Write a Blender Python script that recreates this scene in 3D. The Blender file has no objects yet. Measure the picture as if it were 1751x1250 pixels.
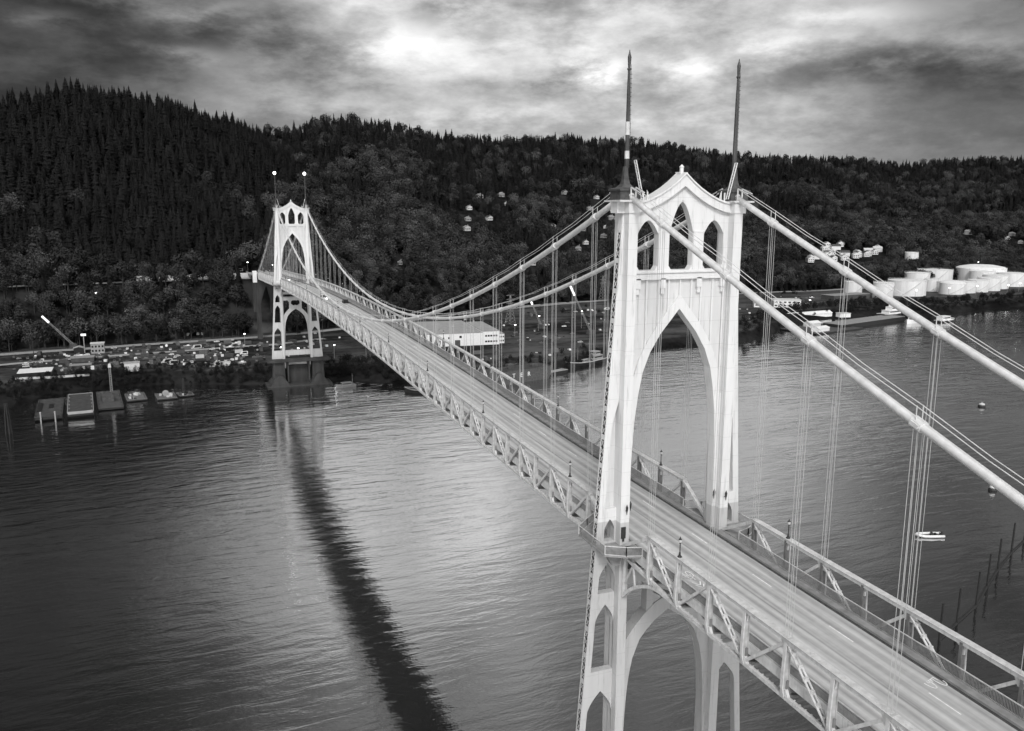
import bpy, math, random
from mathutils import Vector, Matrix, noise
C = bpy.context.scene.collection
rnd = random.Random(7)
PI = math.pi

# ---------------------------------------------------------------- materials (the photograph is black and white)
def mat(name, col, rough=.7, nscale=1.0, amp=.15, metal=0., spec=.4, emit=0., bump=0., streak=None, inst=0., coord='Object', detail=4):
    m = bpy.data.materials.new(name); m.use_nodes = True
    nt = m.node_tree; N = nt.nodes; L = nt.links; b = N['Principled BSDF']
    b.inputs['Roughness'].default_value = rough; b.inputs['Metallic'].default_value = metal
    b.inputs['Specular IOR Level'].default_value = spec
    tc = N.new('ShaderNodeTexCoord'); mp = N.new('ShaderNodeMapping')
    if streak: mp.inputs['Scale'].default_value = streak
    L.new(tc.outputs[coord], mp.inputs['Vector'])
    n = N.new('ShaderNodeTexNoise'); n.inputs['Scale'].default_value = nscale; n.inputs['Detail'].default_value = detail
    L.new(mp.outputs[0], n.inputs['Vector'])
    r = N.new('ShaderNodeMapRange'); r.inputs[1].default_value = .3; r.inputs[2].default_value = .7
    r.inputs[3].default_value = col*(1-amp); r.inputs[4].default_value = col*(1+amp)
    L.new(n.outputs[0], r.inputs[0]); out = r.outputs[0]
    if inst:
        oi = N.new('ShaderNodeObjectInfo'); r2 = N.new('ShaderNodeMapRange')
        r2.inputs[3].default_value = 1-inst; r2.inputs[4].default_value = 1+inst
        L.new(oi.outputs['Random'], r2.inputs[0])
        mu = N.new('ShaderNodeMath'); mu.operation = 'MULTIPLY'; L.new(out, mu.inputs[0]); L.new(r2.outputs[0], mu.inputs[1]); out = mu.outputs[0]
    L.new(out, b.inputs['Base Color'])
    if emit:
        b.inputs['Emission Color'].default_value = (1, 1, 1, 1); b.inputs['Emission Strength'].default_value = emit
    if bump:
        bp = N.new('ShaderNodeBump'); bp.inputs['Strength'].default_value = bump; bp.inputs['Distance'].default_value = .05
        L.new(n.outputs[0], bp.inputs['Height']); L.new(bp.outputs[0], b.inputs['Normal'])
    return m
M = {}
M['paint'] = mat('bridge paint', .68, .55, .9, .05, streak=(1, 1, .18))
M['paint_panel'] = mat('bridge paint panel', .61, .55, 1.1, .06, streak=(1, 1, .15))
M['truss'] = mat('truss paint', .56, .55, 1.6, .16)
M['cable'] = mat('cable paint', .64, .5, 1.5, .12)
M['dark_paint'] = mat('weathered copper', .065, .6, 2.2, .35)
M['spire'] = mat('spire paint', .05, .5, .5, .4, streak=(1, 1, .5))
M['walk'] = mat('sidewalk concrete', .26, .85, .8, .25)
M['mesh'] = mat('guard fence', .22, .7, 3., .2)
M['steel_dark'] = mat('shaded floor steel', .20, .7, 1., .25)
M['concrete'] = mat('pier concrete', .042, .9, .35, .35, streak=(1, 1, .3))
M['mark'] = mat('road marking paint', .80, .6, 2., .15)
M['joint'] = mat('joint rubber', .06, .8, 2., .3)
M['dark'] = mat('dark iron', .03, .6, 3., .3)
M['glass'] = mat('dark window glass', .02, .1, 1., .1, spec=.6)
M['white'] = mat('white paint', .75, .5, 1., .08)
M['offwhite'] = mat('pale cladding', .55, .6, 1., .12)
M['grey'] = mat('grey paint', .25, .6, 1., .2)
M['midgrey'] = mat('mid grey roofing', .30, .8, .5, .15)
M['darkgrey'] = mat('dark grey steel', .07, .6, 1., .3)
M['black'] = mat('black hull', .015, .5, 1., .3)
M['rust'] = mat('barge deck', .05, .8, .5, .35)
M['wood'] = mat('wet timber', .018, .8, 2., .4)
M['tank'] = mat('tank paint', .74, .5, .25, .10, streak=(1, 1, .05))
M['bark'] = mat('bark', .035, .9, 3., .3)
M['conifer'] = mat('conifer needles', .0105, .85, .35, .4, inst=.5, spec=.15)
M['leaf'] = mat('bare twigs and leaves', .035, .9, .35, .35, inst=.5, spec=.1)
M['leaf_pale'] = mat('pale spring leaves', .080, .9, .35, .35, inst=.35, spec=.1)
M['bush'] = mat('bank shrubs', .020, .9, .5, .4, inst=.4, spec=.1)
M['lamp'] = mat('lit lamp', .8, emit=9.)
M['dim_glow'] = mat('dim glow', .8, .3, emit=.7)  # weak emission for the sign panel and the crane boom tips
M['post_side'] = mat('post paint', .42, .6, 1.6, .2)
M['rope'] = mat('suspender wire', .42, .5, 1.5, .1)
M['dull'] = mat('dull grey paint', .12, .7, 1., .25)
M['post_shade'] = mat('shaded post steel', .13, .7, 2., .3)  # shade on the right-hand posts, put into the base colour
M['cavity_shade'] = mat('shade-toned box interior', .06, .8, 1., .2)  # shade inside the latticed legs, painted as a dark tone
M['tyre'] = mat('tyre', .02, .8)

def weather(m, seam=3.05, low=None):
    """plate seams, rust runs and (optionally) older, dirtier paint below a repaint line"""
    nt = m.node_tree; N = nt.nodes; L = nt.links; b = N['Principled BSDF']; src = b.inputs['Base Color'].links[0].from_socket
    tc = N.new('ShaderNodeTexCoord'); sp = N.new('ShaderNodeSeparateXYZ'); L.new(tc.outputs['Object'], sp.inputs[0])
    def mth(op, a, c=None):
        x = N.new('ShaderNodeMath'); x.operation = op
        for i, v in enumerate((a, c)):
            if v is None: continue
            if isinstance(v, (int, float)): x.inputs[i].default_value = v
            else: L.new(v, x.inputs[i])
        return x.outputs[0]
    f = mth('FRACT', mth('DIVIDE', sp.outputs[2], seam)); s = mth('GREATER_THAN', f, .02)
    s = mth('ADD', mth('MULTIPLY', s, .14), .86)
    mp = N.new('ShaderNodeMapping'); mp.inputs['Scale'].default_value = (2.6, 2.6, .16); L.new(tc.outputs['Object'], mp.inputs[0])
    n = N.new('ShaderNodeTexNoise'); n.inputs['Scale'].default_value = 1.3; n.inputs['Detail'].default_value = 6; n.inputs['Roughness'].default_value = .65; L.new(mp.outputs[0], n.inputs['Vector'])
    r = N.new('ShaderNodeMapRange'); r.inputs[1].default_value = .56; r.inputs[2].default_value = .74; r.inputs[3].default_value = 1.; r.inputs[4].default_value = .62; L.new(n.outputs[0], r.inputs[0])
    out = mth('MULTIPLY', mth('MULTIPLY', src, s), r.outputs[0])
    if low:
        q = N.new('ShaderNodeMapRange'); q.inputs[1].default_value = low; q.inputs[2].default_value = low+.12; q.inputs[3].default_value = .72; q.inputs[4].default_value = 1.; L.new(sp.outputs[2], q.inputs[0])
        out = mth('MULTIPLY', out, q.outputs[0])
    L.new(out, b.inputs['Base Color'])
weather(M['paint'], 3.05, 66.6); weather(M['paint_panel'], 3.05, 66.6); weather(M['truss'], 500.); weather(M['tank'], 2.4)
# ---------------------------------------------------------------- mesh builder
class MB:
    def __init__(s): s.v = []; s.f = []; s.m = []
    def add(s, vs, fs, mi=0):
        o = len(s.v); s.v += [tuple(v) for v in vs]
        for f in fs: s.f.append([i+o for i in f]); s.m.append(mi)
    def box(s, x0, x1, y0, y1, z0, z1, mi=0):
        s.add([(x0,y0,z0),(x1,y0,z0),(x1,y1,z0),(x0,y1,z0),(x0,y0,z1),(x1,y0,z1),(x1,y1,z1),(x0,y1,z1)],
              [(0,3,2,1),(4,5,6,7),(0,1,5,4),(1,2,6,5),(2,3,7,6),(3,0,4,7)], mi)
    def rbox(s, c, size, rz=0., mi=0, taper=1.):
        hx, hy, hz = size[0]/2, size[1]/2, size[2]; ca, sa = math.cos(rz), math.sin(rz); vs = []
        for z, k in ((0, 1.), (hz, taper)):
            for x, y in ((-hx,-hy),(hx,-hy),(hx,hy),(-hx,hy)):
                x *= k; y *= k; vs.append((c[0]+x*ca-y*sa, c[1]+x*sa+y*ca, c[2]+z))
        s.add(vs, [(0,3,2,1),(4,5,6,7),(0,1,5,4),(1,2,6,5),(2,3,7,6),(3,0,4,7)], mi)
    def bar(s, a, b, w, h=None, mi=0, up=(0,0,1)):
        h = h or w; a = Vector(a); b = Vector(b); d = (b-a).normalized(); u = Vector(up)
        if abs(d.dot(u)) > .97: u = Vector((0,1,0))
        r = d.cross(u).normalized(); u = r.cross(d); vs = []
        for p in (a, b):
            for x, y in ((-1,-1),(1,-1),(1,1),(-1,1)): vs.append(p+r*x*w/2+u*y*h/2)
        s.add(vs, [(0,3,2,1),(4,5,6,7),(0,1,5,4),(1,2,6,5),(2,3,7,6),(3,0,4,7)], mi)
    def tube(s, pts, r, n=8, mi=0, cap=True):
        pts = [Vector(p) for p in pts]; rs = r if isinstance(r, (list, tuple)) else [r]*len(pts); vs = []
        for i, p in enumerate(pts):
            d = (pts[min(i+1, len(pts)-1)]-pts[max(i-1, 0)]).normalized()
            u = Vector((0,0,1)) if abs(d.z) < .95 else Vector((0,1,0)); a = d.cross(u).normalized(); b = a.cross(d)
            for k in range(n):
                t = 2*PI*k/n; vs.append(p+(a*math.cos(t)+b*math.sin(t))*rs[i])
        fs = [(i*n+k, i*n+(k+1) % n, (i+1)*n+(k+1) % n, (i+1)*n+k) for i in range(len(pts)-1) for k in range(n)]
        if cap: fs += [tuple(range(n-1, -1, -1)), tuple((len(pts)-1)*n+k for k in range(n))]
        s.add(vs, fs, mi)
    def lathe(s, c, prof, n=12, mi=0):
        vs = [(c[0]+r*math.cos(2*PI*k/n), c[1]+r*math.sin(2*PI*k/n), c[2]+z) for r, z in prof for k in range(n)]
        fs = [(i*n+k, i*n+(k+1) % n, (i+1)*n+(k+1) % n, (i+1)*n+k) for i in range(len(prof)-1) for k in range(n)]
        fs += [tuple(range(n-1, -1, -1)), tuple((len(prof)-1)*n+k for k in range(n))]
        s.add(vs, fs, mi)
    def strip(s, ts, lo, hi, y0, y1, axis='x', mi=0, sx=1):
        """solid between lo(t) and hi(t); axis x: t is x and lo/hi are z; axis z: t is z and lo/hi are x; thick from y0 to y1"""
        vs = []; n = 0
        for t in ts:
            a, b = lo(t), hi(t)
            if b-a < 1e-3: b = a+1e-3
            for y in (y0, y1):
                vs += [(t*sx, y, a), (t*sx, y, b)] if axis == 'x' else [(a*sx, y, t), (b*sx, y, t)]
            n += 1
        fs = []
        for i in range(n-1):
            p, q = 4*i, 4*i+4
            fs += [(p, q, q+1, p+1), (p+2, p+3, q+3, q+2), (p, p+2, q+2, q), (p+1, q+1, q+3, p+3)]
        fs += [(0, 1, 3, 2), (4*n-4, 4*n-2, 4*n-1, 4*n-3)]
        s.add(vs, fs, mi)
    def prism(s, poly, a0, a1, plane='yz', mi=0):
        """polygon in a plane pushed from a0 to a1 along the third axis"""
        f = {'yz': lambda p, a: (a, p[0], p[1]), 'xz': lambda p, a: (p[0], a, p[1]), 'xy': lambda p, a: (p[0], p[1], a)}[plane]
        n = len(poly); vs = [f(p, a0) for p in poly]+[f(p, a1) for p in poly]
        s.add(vs, [tuple(range(n-1, -1, -1)), tuple(range(n, 2*n))]+[(i, (i+1) % n, n+(i+1) % n, n+i) for i in range(n)], mi)
    def mesh(s, name, mats, smooth=False):
        me = bpy.data.meshes.new(name); me.from_pydata(s.v, [], s.f); me.update()
        for m in (mats if isinstance(mats, (list, tuple)) else [mats]): me.materials.append(M[m] if isinstance(m, str) else m)
        me.polygons.foreach_set('material_index', s.m)
        if smooth: me.polygons.foreach_set('use_smooth', [True]*len(me.polygons))
        import bmesh
        bm = bmesh.new(); bm.from_mesh(me); bmesh.ops.recalc_face_normals(bm, faces=bm.faces); bm.to_mesh(me); bm.free()
        return me
    def build(s, name, mats, parent=None, smooth=False, loc=None):
        o = bpy.data.objects.new(name, s.mesh(name, mats, smooth)); C.objects.link(o)
        if parent is not None: o.parent = parent
        if loc: o.location = loc
        return o
def tag(o, label, cat, group=None):
    o['label'] = label; o['category'] = cat
    if group: o['group'] = group
    return o
def thing(name, label, cat, loc=(0,0,0), rz=0., group=None):
    o = bpy.data.objects.new(name, None); C.objects.link(o); o.location = loc; o.rotation_euler = (0, 0, rz)
    return tag(o, label, cat, group)
def struct(o): o['kind'] = 'structure'; return o
def dup(o, loc=None, rz=None, label=None, group=None, scale=None, parent=None):
    c = o.copy(); C.objects.link(c)
    if parent is not None: c.parent = parent
    if loc is not None: c.location = loc
    if rz is not None: c.rotation_euler = (0, 0, rz)
    if scale is not None: c.scale = scale
    if label: c['label'] = label
    if group: c['group'] = group
    for ch in list(o.children): dup(ch, parent=c)
    return c
def tab(t, x):
    if x <= t[0][0]: return t[0][1]
    for (a, b), (c, d) in zip(t, t[1:]):
        if x <= c: return b+(d-b)*(x-a)/(c-a)
    return t[-1][1]
def frange(a, b, n): return [a+(b-a)*i/(n-1) for i in range(n)]
# ---------------------------------------------------------------- the suspension bridge (heights above datum; water at 12.3)
WATER = 12.3
SPAN = 368.
KN = [(-131,62.4),(-80,64.6),(-44,66.0),(-20,66.7),(0,67.3),(20,67.8),(45,68.5),(92,70.1),(134,71.3),(184,72.1),(230,72.4),(280,72.2),(320,71.5),(368,70.2),(430,67.9),(499,65.4),(585,61.0)]
def ztop(y):
    for i in range(len(KN)-1):
        if y <= KN[i+1][0] or i == len(KN)-2:
            (a, b), (c, d) = KN[i], KN[i+1]
            m0 = (d-KN[max(i-1,0)][1])/(c-KN[max(i-1,0)][0]); m1 = (KN[min(i+2,len(KN)-1)][1]-b)/(KN[min(i+2,len(KN)-1)][0]-a)
            h = c-a; t = (y-a)/h; t2, t3 = t*t, t*t*t
            return (2*t3-3*t2+1)*b+(t3-2*t2+t)*h*m0+(-2*t3+3*t2)*d+(t3-t2)*h*m1
def zroad(y): return ztop(y)-3.75
def zbot(y): return ztop(y)-5.75
def zcable(y):
    if y < 0: return 107.2+.42*y+.0006*y*y
    if y > SPAN: d = y-SPAN; return 107.2-.42*d+.0006*d*d
    return 73.2+34.0*((y-184)/184)**2
CXB = 7.5
bridge = thing('suspension_bridge', 'pale steel suspension bridge with two gothic towers crossing the river to the wooded hills', 'bridge', (0, 0, 0))

XI, XP = 6.8, 8.05
def xo(z): return 8.13+.0588*(106-z)+.0001*(106-z)**2
def arch_w(z, z0, z1, W, rise):
    """half width of a pointed opening at height z"""
    if z <= z0 or z >= z1: return 0.
    zs = z1-rise
    if z < zs: return W/2
    t = (z-zs)/rise; return W/2*(1-t**1.7)
def leg_mesh(sx):
    b = MB(); cap = 104.9; base = 26.6
    b.box(min(XI*sx, XP*sx), max(XI*sx, XP*sx), -1.69, 1.69, base, 106.2)
    b.box(min((XI-.12)*sx, (XP+.1)*sx), max((XI-.12)*sx, (XP+.1)*sx), -1.8, 1.8, cap, 106.2)
    b.box(min((XP+.05)*sx, 9.15*sx), max((XP+.05)*sx, 9.15*sx), -.8, .8, cap, 106.2)
    for z in (97.5, 88.0): b.box(min((XI-.03)*sx, (XP+.03)*sx), max((XI-.03)*sx, (XP+.03)*sx), -1.72, 1.72, z, z+.15)
    ow = .84
    def centre(z): return (XP+xo(z)-ow)/2
    ops = [(31.0,43.3,2.9), (46.2,55.4,2.4), (57.0,61.0,2.0), (64.0,66.9,1.5)]
    def wid(z):
        for z0, z1, rise in ops:
            if z0 < z < z1:
                W = (xo(z)-ow-XP)
                if z0 > 63: W = 1.45
                return min(W/2, arch_w(z, z0, z1, 2*(W/2), rise))
        return 0.
    zs = set(frange(base, cap, 90))
    for z0, z1, r in ops: zs |= set(frange(z0-.001, z0+.001, 2))|set(frange(z1-r, z1, 12))
    zs |= {68.3, 68.29, 43.3+.01, 55.41, 61.01, 66.91}
    zs = sorted(zs)
    def inner(z):    # outer face of the slot above the deck
        if 68.3 <= z <= 82.2:
            t = (z-68.3)/13.9
            full = xo(z)-ow
            if t < .72: return full
            u = (t-.72)/.28; return full+(XP-full)*u**1.6
        return None
    for y0, y1 in ((-.5, -.4), (.4, .5)):
        low = [z for z in zs if z <= 68.3]
        b.strip(low, lambda z: XP-.02, lambda z: centre(z)-wid(z), y0, y1, 'z', 0, sx)
        b.strip(low, lambda z: centre(z)+wid(z), xo, y0, y1, 'z', 0, sx)
        slot = [68.301]+[z for z in zs if 68.3 < z < 82.2]+[82.19]
        b.strip(slot, inner, xo, y0, y1, 'z', 0, sx)
        b.strip([82.2]+[z for z in zs if z > 82.2], lambda z: XP-.02, xo, y0, y1, 'z', 0, sx)
    # closed cores (webs) between the plates: soffits and jambs
    low = [z for z in zs if z <= 68.3]
    b.strip(low, lambda z: XP-.03, lambda z: max(XP-.02, centre(z)-wid(z)-.02), -.4, .4, 'z', 0, sx)
    b.strip(low, lambda z: min(centre(z)+wid(z)+.02, xo(z)-.73), lambda z: xo(z)-.7, -.35, .35, 'z', 0, sx)
    b.strip([68.31]+[z for z in zs if 68.4 < z < 82.2]+[82.18], lambda z: min(inner(z)+.02, xo(z)-.73), lambda z: xo(z)-.7, -.35, .35, 'z', 0, sx)
    b.strip([82.21]+[z for z in zs if z > 82.25], lambda z: XP-.03, lambda z: xo(z)-.7, -.35, .35, 'z', 0, sx)
    b.strip(frange(base+.1, cap-.1, 30), lambda z: xo(z)-.69, lambda z: xo(z)-.6, -.39, .37, 'z', 2, sx)  # dark lining paints the shade seen through the lacing
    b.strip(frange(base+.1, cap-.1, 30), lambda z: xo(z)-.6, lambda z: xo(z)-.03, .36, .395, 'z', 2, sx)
    # back web of the slot
    b.strip(frange(68.3, 82, 20), lambda z: XP, lambda z: xo(z)-.75, .28, .4, 'z', 1, sx)
    return b
def lacing_mesh(sx):
    b = MB(); z = 27.2; bay, bat = 3.02, .6
    for y in (-.51, .41): b.strip(frange(26.6, 104.9, 30), lambda t: xo(t), lambda t: xo(t)+.04, y, y+.1, 'z', 0, sx)
    while z+bay < 104:
        b.strip(frange(z-bat, z, 3), lambda t: xo(t)-.06, lambda t: xo(t)+.035, -.42, .42, 'z', 0, sx)
        n = 3; h = bay/n
        for i in range(n):
            z0, z1 = z+i*h, z+(i+1)*h
            x0, x1 = (xo(z0)-.02)*sx, (xo(z1)-.02)*sx
            b.bar((x0, -.42, z0), (x1, .42, z1), .085, .03, up=(1,0,0)); b.bar((x0+.04*sx, .42, z0), (x1+.04*sx, -.42, z1), .085, .03, up=(1,0,0))
        z += bay+bat
    b.strip(frange(z-bat, 104.9, 3), lambda t: xo(t)-.06, lambda t: xo(t)+.035, -.42, .42, 'z', 0, sx)
    return b
# upper frame: big pointed arch, ribbed panel
A_IN = [(0,93.3),(1.1,92.0),(2.6,90.25),(4.0,88.0),(4.95,85.6),(5.5,82.8),(5.95,79.3),(6.2,74.5),(6.35,68),(6.4,63.7)]
A_EX = [(0,95.1),(1.4,93.35),(2.8,91.7),(4.2,89.7),(5.5,87.3),(6.3,84.8),(6.85,82)]
def z_in(x):
    return tab(A_IN, min(abs(x), 6.4))
def arch_xs(xm): 
    xs = set(frange(0, xm, 40)); xs |= {p[0] for p in A_IN if p[0] < xm}
    return sorted(xs)
def sym(xs): return sorted(set([-x for x in xs]+list(xs)))
def frame_mesh():
    b = MB()
    xs = sym(arch_xs(6.36)); 
    b.strip(xs, z_in, lambda x: 97.1, -.5, .5, 'x', 1)
    xs2 = sym([x for x in arch_xs(6.36)])
    ribtop = lambda x: min(97.05, max(tab(A_EX, abs(x)), z_in(x)+.05))
    b.strip(xs2, lambda x: z_in(x)-.03, ribtop, -.72, .72, 'x', 0)
    for s in (-1, 1):    # thin strip of arch running down beside each leg
        b.strip(frange(63.7, 82, 14), lambda z: tab([(63.7,6.38),(68,6.33),(74.5,6.18),(79.3,5.93),(82,5.62)], z), lambda z: XI+.02, -.65, .65, 'z', 0, s)
        b.box(*sorted((6.3*s, 6.82*s)), -.5, .5, 80, 97.1)
    for x in (-4.75, -3.05, -1.65, 0, 1.65, 3.05, 4.75):
        b.box(x-.1, x+.1, -.74, .74, ribtop(x)-.1, 97.1)
    for x in (-2.6, 2.6, -6.1, 6.1):
        b.box(x-.35, x+.35, -.95, .95, 95.9, 97.1); b.box(x-.2, x+.2, -.85, .85, 95.2, 95.9)
    return b
def sill_mesh():
    b = MB(); b.box(-XI, XI, -.95, .95, 96.95, 98.05); b.box(-XI, XI, -1.12, 1.12, 97.75, 97.9); return b
def ogive(x, c, hw, spring, apex):
    t = min(1., abs(x-c)/hw); return spring+(apex-spring)*(1-t**1.75) if t < 1 else spring
CORN_LO = [(0,108.15),(1.8,106.9),(3.2,106.1),(4.6,105.5),(5.8,105.1),(6.8,104.95)]
CORN_HI = [(0,109.75),(1.1,108.8),(2.2,108.0),(3.4,107.3),(4.7,106.7),(5.8,106.35),(6.8,106.2)]
def belfry_mesh():
    b = MB()
    top = lambda x: tab(CORN_LO, abs(x))+.05
    def low(x):
        ax = abs(x)
        if ax < 1.68: return ogive(x, 0, 1.68, 102.6, 106.25)
        if 3.25 < ax < 6.15: return ogive(ax, 4.7, 1.45, 102.4, 104.05)
        return 98.0
    xs = sym(sorted(set(frange(0, 6.82, 60)) | {1.679, 1.681, 3.249, 3.251, 6.149, 6.151}))
    b.strip(xs, low, top, -.5, .5, 'x', 0)
    for s in (-1, 1):
        b.box(*sorted((1.75*s, 3.18*s)), -.62, .62, 98.0, 102.8)
        b.box(*sorted((1.7*s, 3.23*s)), -.66, .66, 102.6, 102.75)
        for x0, d in ((1.68, -1), (3.25, 1), (6.15, -1)):
            b.prism([(x0*s, 98.04), ((x0+.4*d)*s, 98.04), (x0*s, 98.6)], -.5, .5, 'xz')
    b.box(-2.6, 2.6, -.54, .54, 106.35, 106.45); b.box(-.06, .06, -.54, .54, 106.3, 108.1)
    for s in (-1, 1):
        for x, z0, z1 in ((4.7, 104.1, 105.5), (3.2, 102.9, 106.2), (1.68, 103.2, 106.9)): b.box(x*s-.04, x*s+.04, -.53, .53, z0, z1)
    return b
def gable_mesh():
    b = MB(); xs = sym(frange(0, 6.82, 30))
    b.strip(xs, lambda x: tab(CORN_LO, abs(x)), lambda x: tab(CORN_HI, abs(x))-.22, -1.0, 1.0, 'x')
    b.strip(xs, lambda x: tab(CORN_HI, abs(x))-.22, lambda x: tab(CORN_HI, abs(x)), -1.18, 1.18, 'x')
    b.lathe((0, 0, 109.6), [(.26, 0), (.24, .75), (.32, .8), (.2, .95), (.05, 1.1)], 8)
    b.box(-.9, .9, -.03, .03, 109.75, 109.8)
    return b
def lower_mesh():
    b = MB()
    LIN = [(0,53.3),(1.9,52.1),(3.2,50.9),(4.2,49.7),(5.2,47.2),(5.75,44.5),(6.1,40.5),(6.35,34)]
    LEX = [(0,55.4),(2,54.5),(3.6,53.2),(5,51.7),(6.3,50),(6.9,48.5)]
    xs = sym(frange(0, 6.34, 40))
    b.strip(xs, lambda x: tab(LIN, abs(x)), lambda x: max(tab(LEX, abs(x)), tab(LIN, abs(x))+.05), -.8, .8, 'x', 0)
    for s in (-1, 1):
        b.strip(frange(31, 50, 14), lambda z: tab([(31,6.4),(34,6.33),(40.5,6.08),(44.5,5.73),(47.2,5.2),(49.7,4.2),(50.0,4.2)], z), lambda z: XI+.02, -.78, .78, 'z', 0, s)
        b.box(*sorted((2.3*s, 3.25*s)), -.7, .7, 53.3, 58)
        b.prism([(3.25*s, 58), (3.25*s, 56.9), (4.2*s, 58)], -.6, .6, 'xz')
        b.prism([(2.3*s, 58), (2.3*s, 57.2), (1.5*s, 58)], -.6, .6, 'xz')
        b.prism([(2.3*s, 54), (2.3*s, 55.9), (.6*s, 54.9)], -.6, .6, 'xz')
        b.box(*sorted((6.3*s, 6.82*s)), -.6, .6, 50, 62)
    b.box(-XI, XI, -.9, .9, 57.9, 59.9); b.box(-XI, XI, -1.05, 1.05, 59.5, 59.65)
    b.box(-XI, XI, -.95, .95, 61.2, 62.6)
    b.box(-XI, XI, -.8, .8, 28.3, 31.0)
    return b
def cap_mesh(sx):
    b = MB(); x0, x1 = sorted((6.35*sx, 9.45*sx))
    b.box(x0, x1, -2.0, 2.0, 106.2, 106.42)
    return b
def house_mesh(sx):
    c = 7.75*sx; b = MB()
    b.rbox((c, 0, 106.42), (2.5, 2.5, 1.35), 0, 0, .98)
    b.rbox((c, 0, 107.5), (2.9, 2.9, .2))
    n = 4; prof = [(2.05, 107.7), (1.1, 107.9), (.62, 108.3), (.44, 108.9), (.36, 109.6), (.31, 110.3)]
    vs = [(c+r*math.cos(PI/4+PI/2*k), r*math.sin(PI/4+PI/2*k), z) for r, z in prof for k in range(4)]
    b.add(vs, [(i*4+k, i*4+(k+1) % 4, i*4+4+(k+1) % 4, i*4+4+k) for i in range(len(prof)-1) for k in range(4)]+[(3,2,1,0), (20,21,22,23)])
    for k in range(4): 
        a = PI/4+PI/2*k; b.bar((c+1.7*math.cos(a), 1.7*math.sin(a), 106.42), (c+1.7*math.cos(a), 1.7*math.sin(a), 107.6), .15)
    return b
def spire_mesh(sx):
    c = 7.6*sx; b = MB()
    b.lathe((c, 0, 0), [(.29, 110.2), (.25, 113.0), (.21, 118.5), (.16, 121.1), (.24, 121.2), (.24, 121.35), (.15, 121.4), (.19, 122.0), (.22, 122.6), (.1, 123.0), (.03, 123.4)], 10)
    z = 111.2
    while z < 121: b.box(c+.18, c+.40, -.06, .06, z, z+.04); z += .5
    b.bar((c+.38, 0, 111), (c+.28, 0, 121.8), .03)
    return b
def ladder_mesh(sx):
    b = MB(); c = 7.6*sx
    for dy in (-.22, .22): b.bar((c-.5*sx, -1.1+dy, 111.0), (c-1.6*sx, -1.1+dy, 106.6), .1)
    for i in range(12):
        t = i/12; x = c-.5*sx-1.1*sx*t; b.bar((x, -1.32, 111-4.4*t), (x, -.88, 111-4.4*t), .05)
    return b
def rail_post_mesh(sx):
    b = MB()
    for dx in (-.15, .4):
        b.bar(((5.6-dx)*sx, -.9, 106.4), ((5.6-dx)*sx, -.9, 107.4), .14)
    b.bar((5.0*sx, -.9, 106.7), (5.3*sx, -.9, 107.6), .06)
    return b
def wall_lamp_mesh(x, y, sx):
    b = MB()
    b.bar((x, y, 68.2), (x+.0, y-.4, 68.3), .06); b.lathe((x, y-.4, 68.3), [(.03,-.5),(.07,-.2),(.09,0),(.13,.05),(.16,.5),(.07,.7),(.02,.85)], 8)
    return b
def plinth_mesh():
    b = MB()
    b.box(-16.3, 16.3, -4.8, 4.8, 25.2, 26.6)
    for s in (-1, 1):
        b.rbox((10.3*s, 0, 14.5), (6.6, 6.2, 10.7), 0, 0, .9)
        for dx in (-2.4, 2.4): b.box(10.3*s+dx-.4, 10.3*s+dx+.4, -3.5, 3.5, 15, 25)
        b.rbox((10.3*s, 0, 8.), (10.0, 14.5, 5.6), 0, 0, .97)
        b.prism([(10.3*s-4.6, 13.7), (10.3*s+4.6, 13.7), (10.3*s+1, 18.4), (10.3*s-1, 18.4)], -7.0, 7.0, 'xz')
    b.box(-5.8, 5.8, .6, 2.6, 10, 22.6); b.box(-17.0, 17.0, -7.4, 8.2, 8, 13.0)
    b.box(-5.9, -5.2, -3, 3, 14, 25.2); b.box(5.2, 5.9, -3, 3, 14, 25.2)
    return b
tower_protos = {}
def make_tower(y, far):
    dz = 2.85 if far else 0.   # the far tower's walkway is higher; the tower itself is the same
    t = frame_mesh().build('tower', ['paint', 'paint_panel'], bridge, loc=(0, y, 0))
    t['label'] = 'far tower standing on the bank below the hills' if far else 'near tower with gothic arches and two dark spires'
    def put(key, mk, name, mats, smooth=False, label=None):
        if key not in tower_protos: tower_protos[key] = mk().mesh(name, mats, smooth)
        o = bpy.data.objects.new(name, tower_protos[key]); C.objects.link(o); o.parent = t
        if label: o['label'] = label
        return o
    for sx in (-1, 1):
        put(('leg', sx), lambda: leg_mesh(sx), 'leg', ['paint', 'paint_panel', 'cavity_shade'])
        put(('lace', sx), lambda: lacing_mesh(sx), 'lacing', 'paint')
        put(('cap', sx), lambda: cap_mesh(sx), 'leg_cap', 'truss')
        put(('house', sx), lambda: house_mesh(sx), 'saddle_house', 'dark_paint')
        put(('spire', sx), lambda: spire_mesh(sx), 'spire', 'spire')
        put(('ladder', sx), lambda: ladder_mesh(sx), 'ladder', 'paint')
        put(('rp', sx), lambda: rail_post_mesh(sx), 'rail_post', 'paint')
        put(('lamp', sx), lambda: wall_lamp_mesh(7.4*sx, -1.69, sx), 'wall_lamp', 'dark')
        put(('lamp2', sx), lambda: wall_lamp_mesh(6.3*sx, -.62, sx), 'wall_lamp', 'dark')
        if far:
            b = MB(); b.lathe((7.6*sx, 0, 123.3), [(.05,0),(.5,.2),(.72,.75),(.5,1.3),(.05,1.5)], 10)
            b.build('beacon', 'lamp', t, True)
    put('sill', sill_mesh, 'sill_beam', 'paint'); put('belfry', belfry_mesh, 'belfry', 'paint')
    put('gable', gable_mesh, 'gable', 'paint'); put('lower', lower_mesh, 'lower_arch', 'paint_panel')
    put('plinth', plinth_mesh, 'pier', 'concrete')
    return t
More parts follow.
